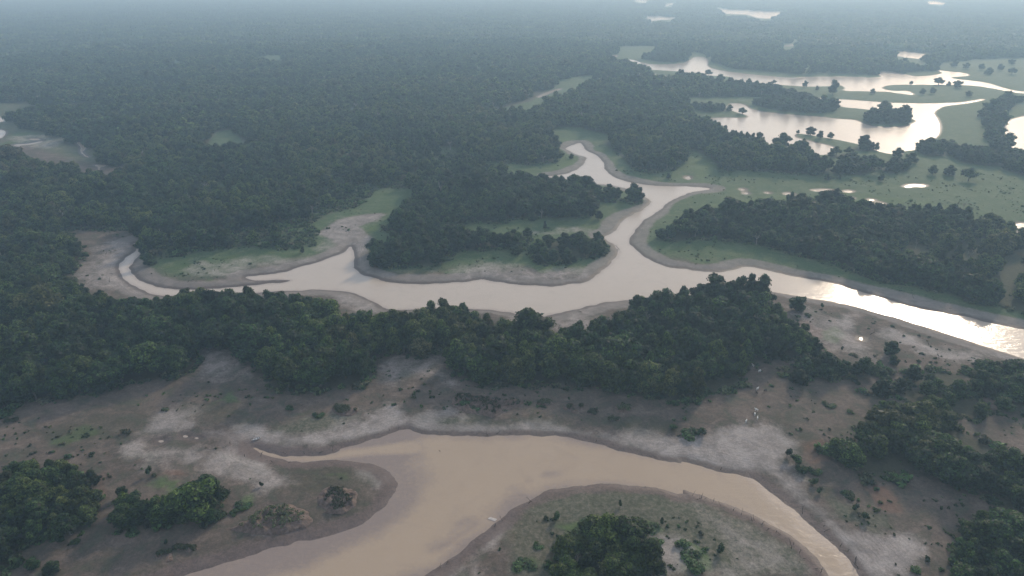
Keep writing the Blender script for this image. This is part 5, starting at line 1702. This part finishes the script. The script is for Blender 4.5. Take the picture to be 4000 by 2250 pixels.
def ring_loft(g, rings, sides=10):
    vs, q = [], []
    for c, ry, rz in rings:
        for s in range(sides):
            a = 2 * math.pi * s / sides
            vs.append((c[0], c[1] + ry * math.cos(a), c[2] + rz * math.sin(a)))
    for k in range(len(rings) - 1):
        for s in range(sides):
            s2 = (s + 1) % sides
            q.append((k * sides + s, k * sides + s2, (k + 1) * sides + s2, (k + 1) * sides + s))
    t = []
    for base, ring in ((0, rings[0]), ((len(rings) - 1) * sides, rings[-1])):
        vs.append(ring[0])
        t += [(base + s, base + (s + 1) % sides, len(vs) - 1) for s in range(sides)]
    g.add(vs, q=q, t=t)


def cow_mesh(graze, mat):
    g = Geo()
    ring_loft(g, [((-0.86, 0, 1.16), 0.10, 0.14), ((-0.78, 0, 1.10), 0.24, 0.28), ((-0.50, 0, 1.06), 0.31, 0.36), ((-0.1, 0, 1.00), 0.34, 0.40),
                  ((0.3, 0, 1.02), 0.31, 0.40), ((0.52, 0, 1.12), 0.25, 0.42), ((0.72, 0, 1.16), 0.17, 0.30)])
    hz = 0.35 if graze else 1.32
    ring_loft(g, [((0.6, 0, 1.15), 0.18, 0.28), ((0.85, 0, (1.15 + hz) / 2 + 0.05), 0.13, 0.2), ((1.02, 0, hz + 0.05), 0.12, 0.15), ((1.22, 0, hz - 0.1), 0.10, 0.11),
                  ((1.38, 0, hz - 0.2), 0.07, 0.08)], 8)
    for sx, sy in ((0.48, 0.17), (0.48, -0.17), (-0.64, 0.17), (-0.64, -0.17)):
        kx = -0.06 if sx < 0 else 0.02
        tube(g, [(sx, sy, 0.95), (sx - kx, sy, 0.55), (sx + kx, sy, 0.22), (sx, sy, 0.0)], [0.14, 0.085, 0.055, 0.07], 6)
    tube(g, [(-0.86, 0, 1.2), (-0.98, 0, 0.9), (-0.98, 0.02, 0.5)], [0.03, 0.025, 0.05], 4)
    for sy in (-1, 1):
        tube(g, [(1.02, sy * 0.10, hz + 0.12), (1.0, sy * 0.27, hz + 0.10)], [0.05, 0.02], 4)
        tube(g, [(1.06, sy * 0.06, hz + 0.16), (1.05, sy * 0.14, hz + 0.34)], [0.025, 0.008], 4)
    return g.build('cow', [mat], True)


COWS = [('br', 558, 77, 0.6, 0, 0, 'white cow at the top of the trail, nearest the forest'), ('br', 550, 238, 2.4, 0, 1, 'white cow on the trail, upper of the lower group'),
        ('br', 538, 268, 1.3, 1, 0, 'white cow in the middle of the lower group on the trail'), ('br', 558, 299, 1.2, 0, 0, 'white cow on the trail, right one above the pale mud'),
        ('br', 474, 318, 0.9, 1, 0, 'white cow standing left on the edge of the pale mud'), ('br', 617, 88, 0.3, 1, 2, 'dark cow right of the topmost white cow'),
        ('br', 552, 106, 1.8, 0, 2, 'dark cow on the trail below the topmost white cow'), ('mr', 575, 1388, 0.5, 1, 0, 'white cow in the gap of the forest above the trail'),
        ('mr', 525, 1346, 1.9, 0, 0, 'white cow deepest in the forest gap')]
cm_ = {(a, b): cow_mesh(a, MAT_HIDE if b < 2 else MAT_DARKHIDE) for a in (0, 1) for b in (0, 2)}
for t_, u_, v_, rz, gr, dk, lab in COWS:
    x, y = ground_pt(t_, u_, v_)
    o = link('cow', cm_[(gr, 2 if dk == 2 else 0)], lab, 'cow', 'cattle on the trail', loc=(x, y, ground_z(x, y)))
    o.rotation_euler = (0, 0, rz)

# ------------------------------------------------------------------ snags, stakes and driftwood
SNAG = []
for k in range(6):
    rng = np.random.default_rng(800 + k)
    g = Geo()
    lean = [0.35, 0.7, 0.2, 0.9, 0.5, 1.1][k]
    d0 = np.array([math.sin(lean), 0, math.cos(lean)])
    bare_branches(g, rng, np.array([0, 0, -0.2]), d0, 1.6, 0.11, [1, 2, 0, 2, 1, 1][k])
    SNAG.append(g.build('snag', [MAT_SNAG]))
SN = {'br': [(70, 850), (140, 868), (160, 872), (230, 892), (290, 930), (380, 965), (440, 997), (525, 1050), (590, 1075), (630, 1120), (740, 1145), (830, 1225), (820, 1262),
             (880, 1292), (990, 1402), (1040, 1432), (1040, 1132), (1130, 1228), (1240, 1335), (1250, 1365), (1290, 1442), (1060, 1082), (850, 985), (250, 668), (105, 880), (700, 1130),
             (930, 1330), (1180, 1270), (540, 1042), (1215, 1330), (1265, 1395)],
      'bm': [(1130, 1080), (1160, 1040), (715, 1395), (760, 1370), (1410, 868), (1440, 855), (2300, 772), (1120, 402), (1860, 462), (270, 460), (420, 382), (740, 482), (390, 395), (1145, 405)],
      'bl': [(1995, 478), (1965, 552), (2020, 585), (1850, 560), (2150, 545), (2300, 530), (2400, 525), (2060, 600), (2170, 600), (1740, 470), (2480, 520)],
      'ml': [(830, 695), (865, 625), (770, 478), (1415, 692), (1258, 642), (800, 485)],
      'mm': [(1632, 1050), (1820, 915), (880, 575), (835, 580), (2085, 440), (2100, 435)],
      'mr': [(1855, 1170), (1930, 1282), (2005, 885), (868, 585), (1745, 820), (2330, 160), (1415, 1085)]}
ORD2 = ['', 'second', 'third', 'fourth', 'fifth', 'sixth', 'seventh', 'eighth', 'ninth', 'tenth', 'eleventh', 'twelfth', 'thirteenth', 'fourteenth', 'fifteenth', 'sixteenth']


def count_word(n, k):
    if k == 0:
        return 'leftmost'
    if k == n - 1:
        return 'rightmost'
    return '%s from the left' % ORD2[k] if k < n / 2 else '%s from the right' % ORD2[n - 1 - k]


place = {'br': 'the foreground channel banks, lower right', 'bm': 'the edge of the wide tan channel', 'bl': 'the mud beside the narrow creek, lower left',
         'ml': 'the mud flat by the hooked river end', 'mm': 'the shore of the middle river', 'mr': 'the open ground along the glinting river'}
for t_, lst in SN.items():
    for n_, (u, v) in enumerate(lst):
        x, y = ground_pt(t_, u, v)
        if t_ != 'mm' or v > 450:
            cand = [(x, y)] + [(x + r_ * math.cos(a_ * 0.5236), y + r_ * math.sin(a_ * 0.5236)) for r_ in (1.5, 3, 4.5, 6, 8, 10) for a_ in range(12)]
            gi_c = ground_lookup(np.array(cand))
            x, y = next((c for c, g_ in zip(cand, gi_c) if S[g_] > 1.0), (x, y))
        k = (n_ * 5 + len(lst)) % 6
        rank = sorted(lst).index((u, v))
        o = link('snag', SNAG[k], 'dark dead branch, %s, on %s' % (count_word(len(lst), rank), place[t_]), 'dead branch', 'dead branches at %s' % place[t_], loc=(x, y, ground_z(x, y)))
        o.rotation_euler = (0, 0, random.uniform(0, 6.28))
        s_ = random.uniform(0.7, 1.3) * (1.0 if t_[0] == 'b' else 1.6)
        o.scale = (s_, s_, s_)

# ------------------------------------------------------------------ bleached bare trees that stand out
BT = [('bl', 715, 840, 1.6, 4.4, 'two bleached trunks at the right edge of the bottom left grove'),
      ('bl', 262, 960, 2.2, 5.0, 'pale bare tree among the crowns of the bottom left grove'),
      ('ml', 2365, 200, 4.4, 12.0, 'pale leafless tree in the wood above the dry creek'), ('mm', 1110, 1160, 3.0, 9.0, 'pale slim trunk in the front of the forest belt'),
      ('mm', 1540, 1320, 3.6, 8.0, 'bleached spreading dead tree inside the forest belt'), ('mm', 1880, 1250, 4.0, 8.5, 'grey leafless tree in the right part of the forest belt'),
      ('mr', 1740, 320, 4.0, 8.0, 'pale leafless tree in the far bank wood, left'), ('mr', 2110, 160, 4.5, 11.0, 'grey bare tree at the top edge of the far bank wood'),
      ('mr', 1990, 420, 3.6, 7.0, 'grey leafless tree in the scrub of the far bank'), ('br', 1920, 520, 3.4, 6.5, 'grey leafless tree amid the right grove'),
      ('tr', 450, 615, 7.0, 10.0, 'grey leafless tree on the near shore of the long lake')]
for n_, (t_, u, v, r, h, lab) in enumerate(BT):
    x, y = ground_pt(t_, u, v)
    o = link('bare_tree', BARE[n_ % 3], lab, 'dead tree', 'bleached leafless trees', loc=(x, y, ground_z(x, y) - 0.1))
    o.scale = (r * 0.8, r * 0.8, h / 2.0)
    o.rotation_euler = (0, 0, n_ * 1.3)

# ------------------------------------------------------------------ haze
M = Mat('haze')
pv = M.n('ShaderNodeVolumePrincipled')
pv.inputs['Color'].default_value = (0.53, 0.78, 1.0, 1)
pv.inputs['Absorption Color'].default_value = (0.4, 0.4, 1, 1)
pv.inputs['Density'].default_value = HAZE_DENSITY
pv.inputs['Anisotropy'].default_value = 0.25
M.l(pv.outputs[0], M.out.inputs['Volume'])
B = 30400.0
zb, zt = -8.0, CAM_H + 6.0
v = [(sx * B, sy * B, z) for z in (zb, zt) for sx, sy in ((-1, -1), (1, -1), (1, 1), (-1, 1))]
q = np.array([(3, 2, 1, 0), (4, 5, 6, 7), (0, 1, 5, 4), (1, 2, 6, 5), (2, 3, 7, 6), (3, 0, 4, 7)])
link('haze', mesh_np('haze', v, [q], [M.m]), 'pale blue haze in the air over the whole floodplain', kind='stuff')
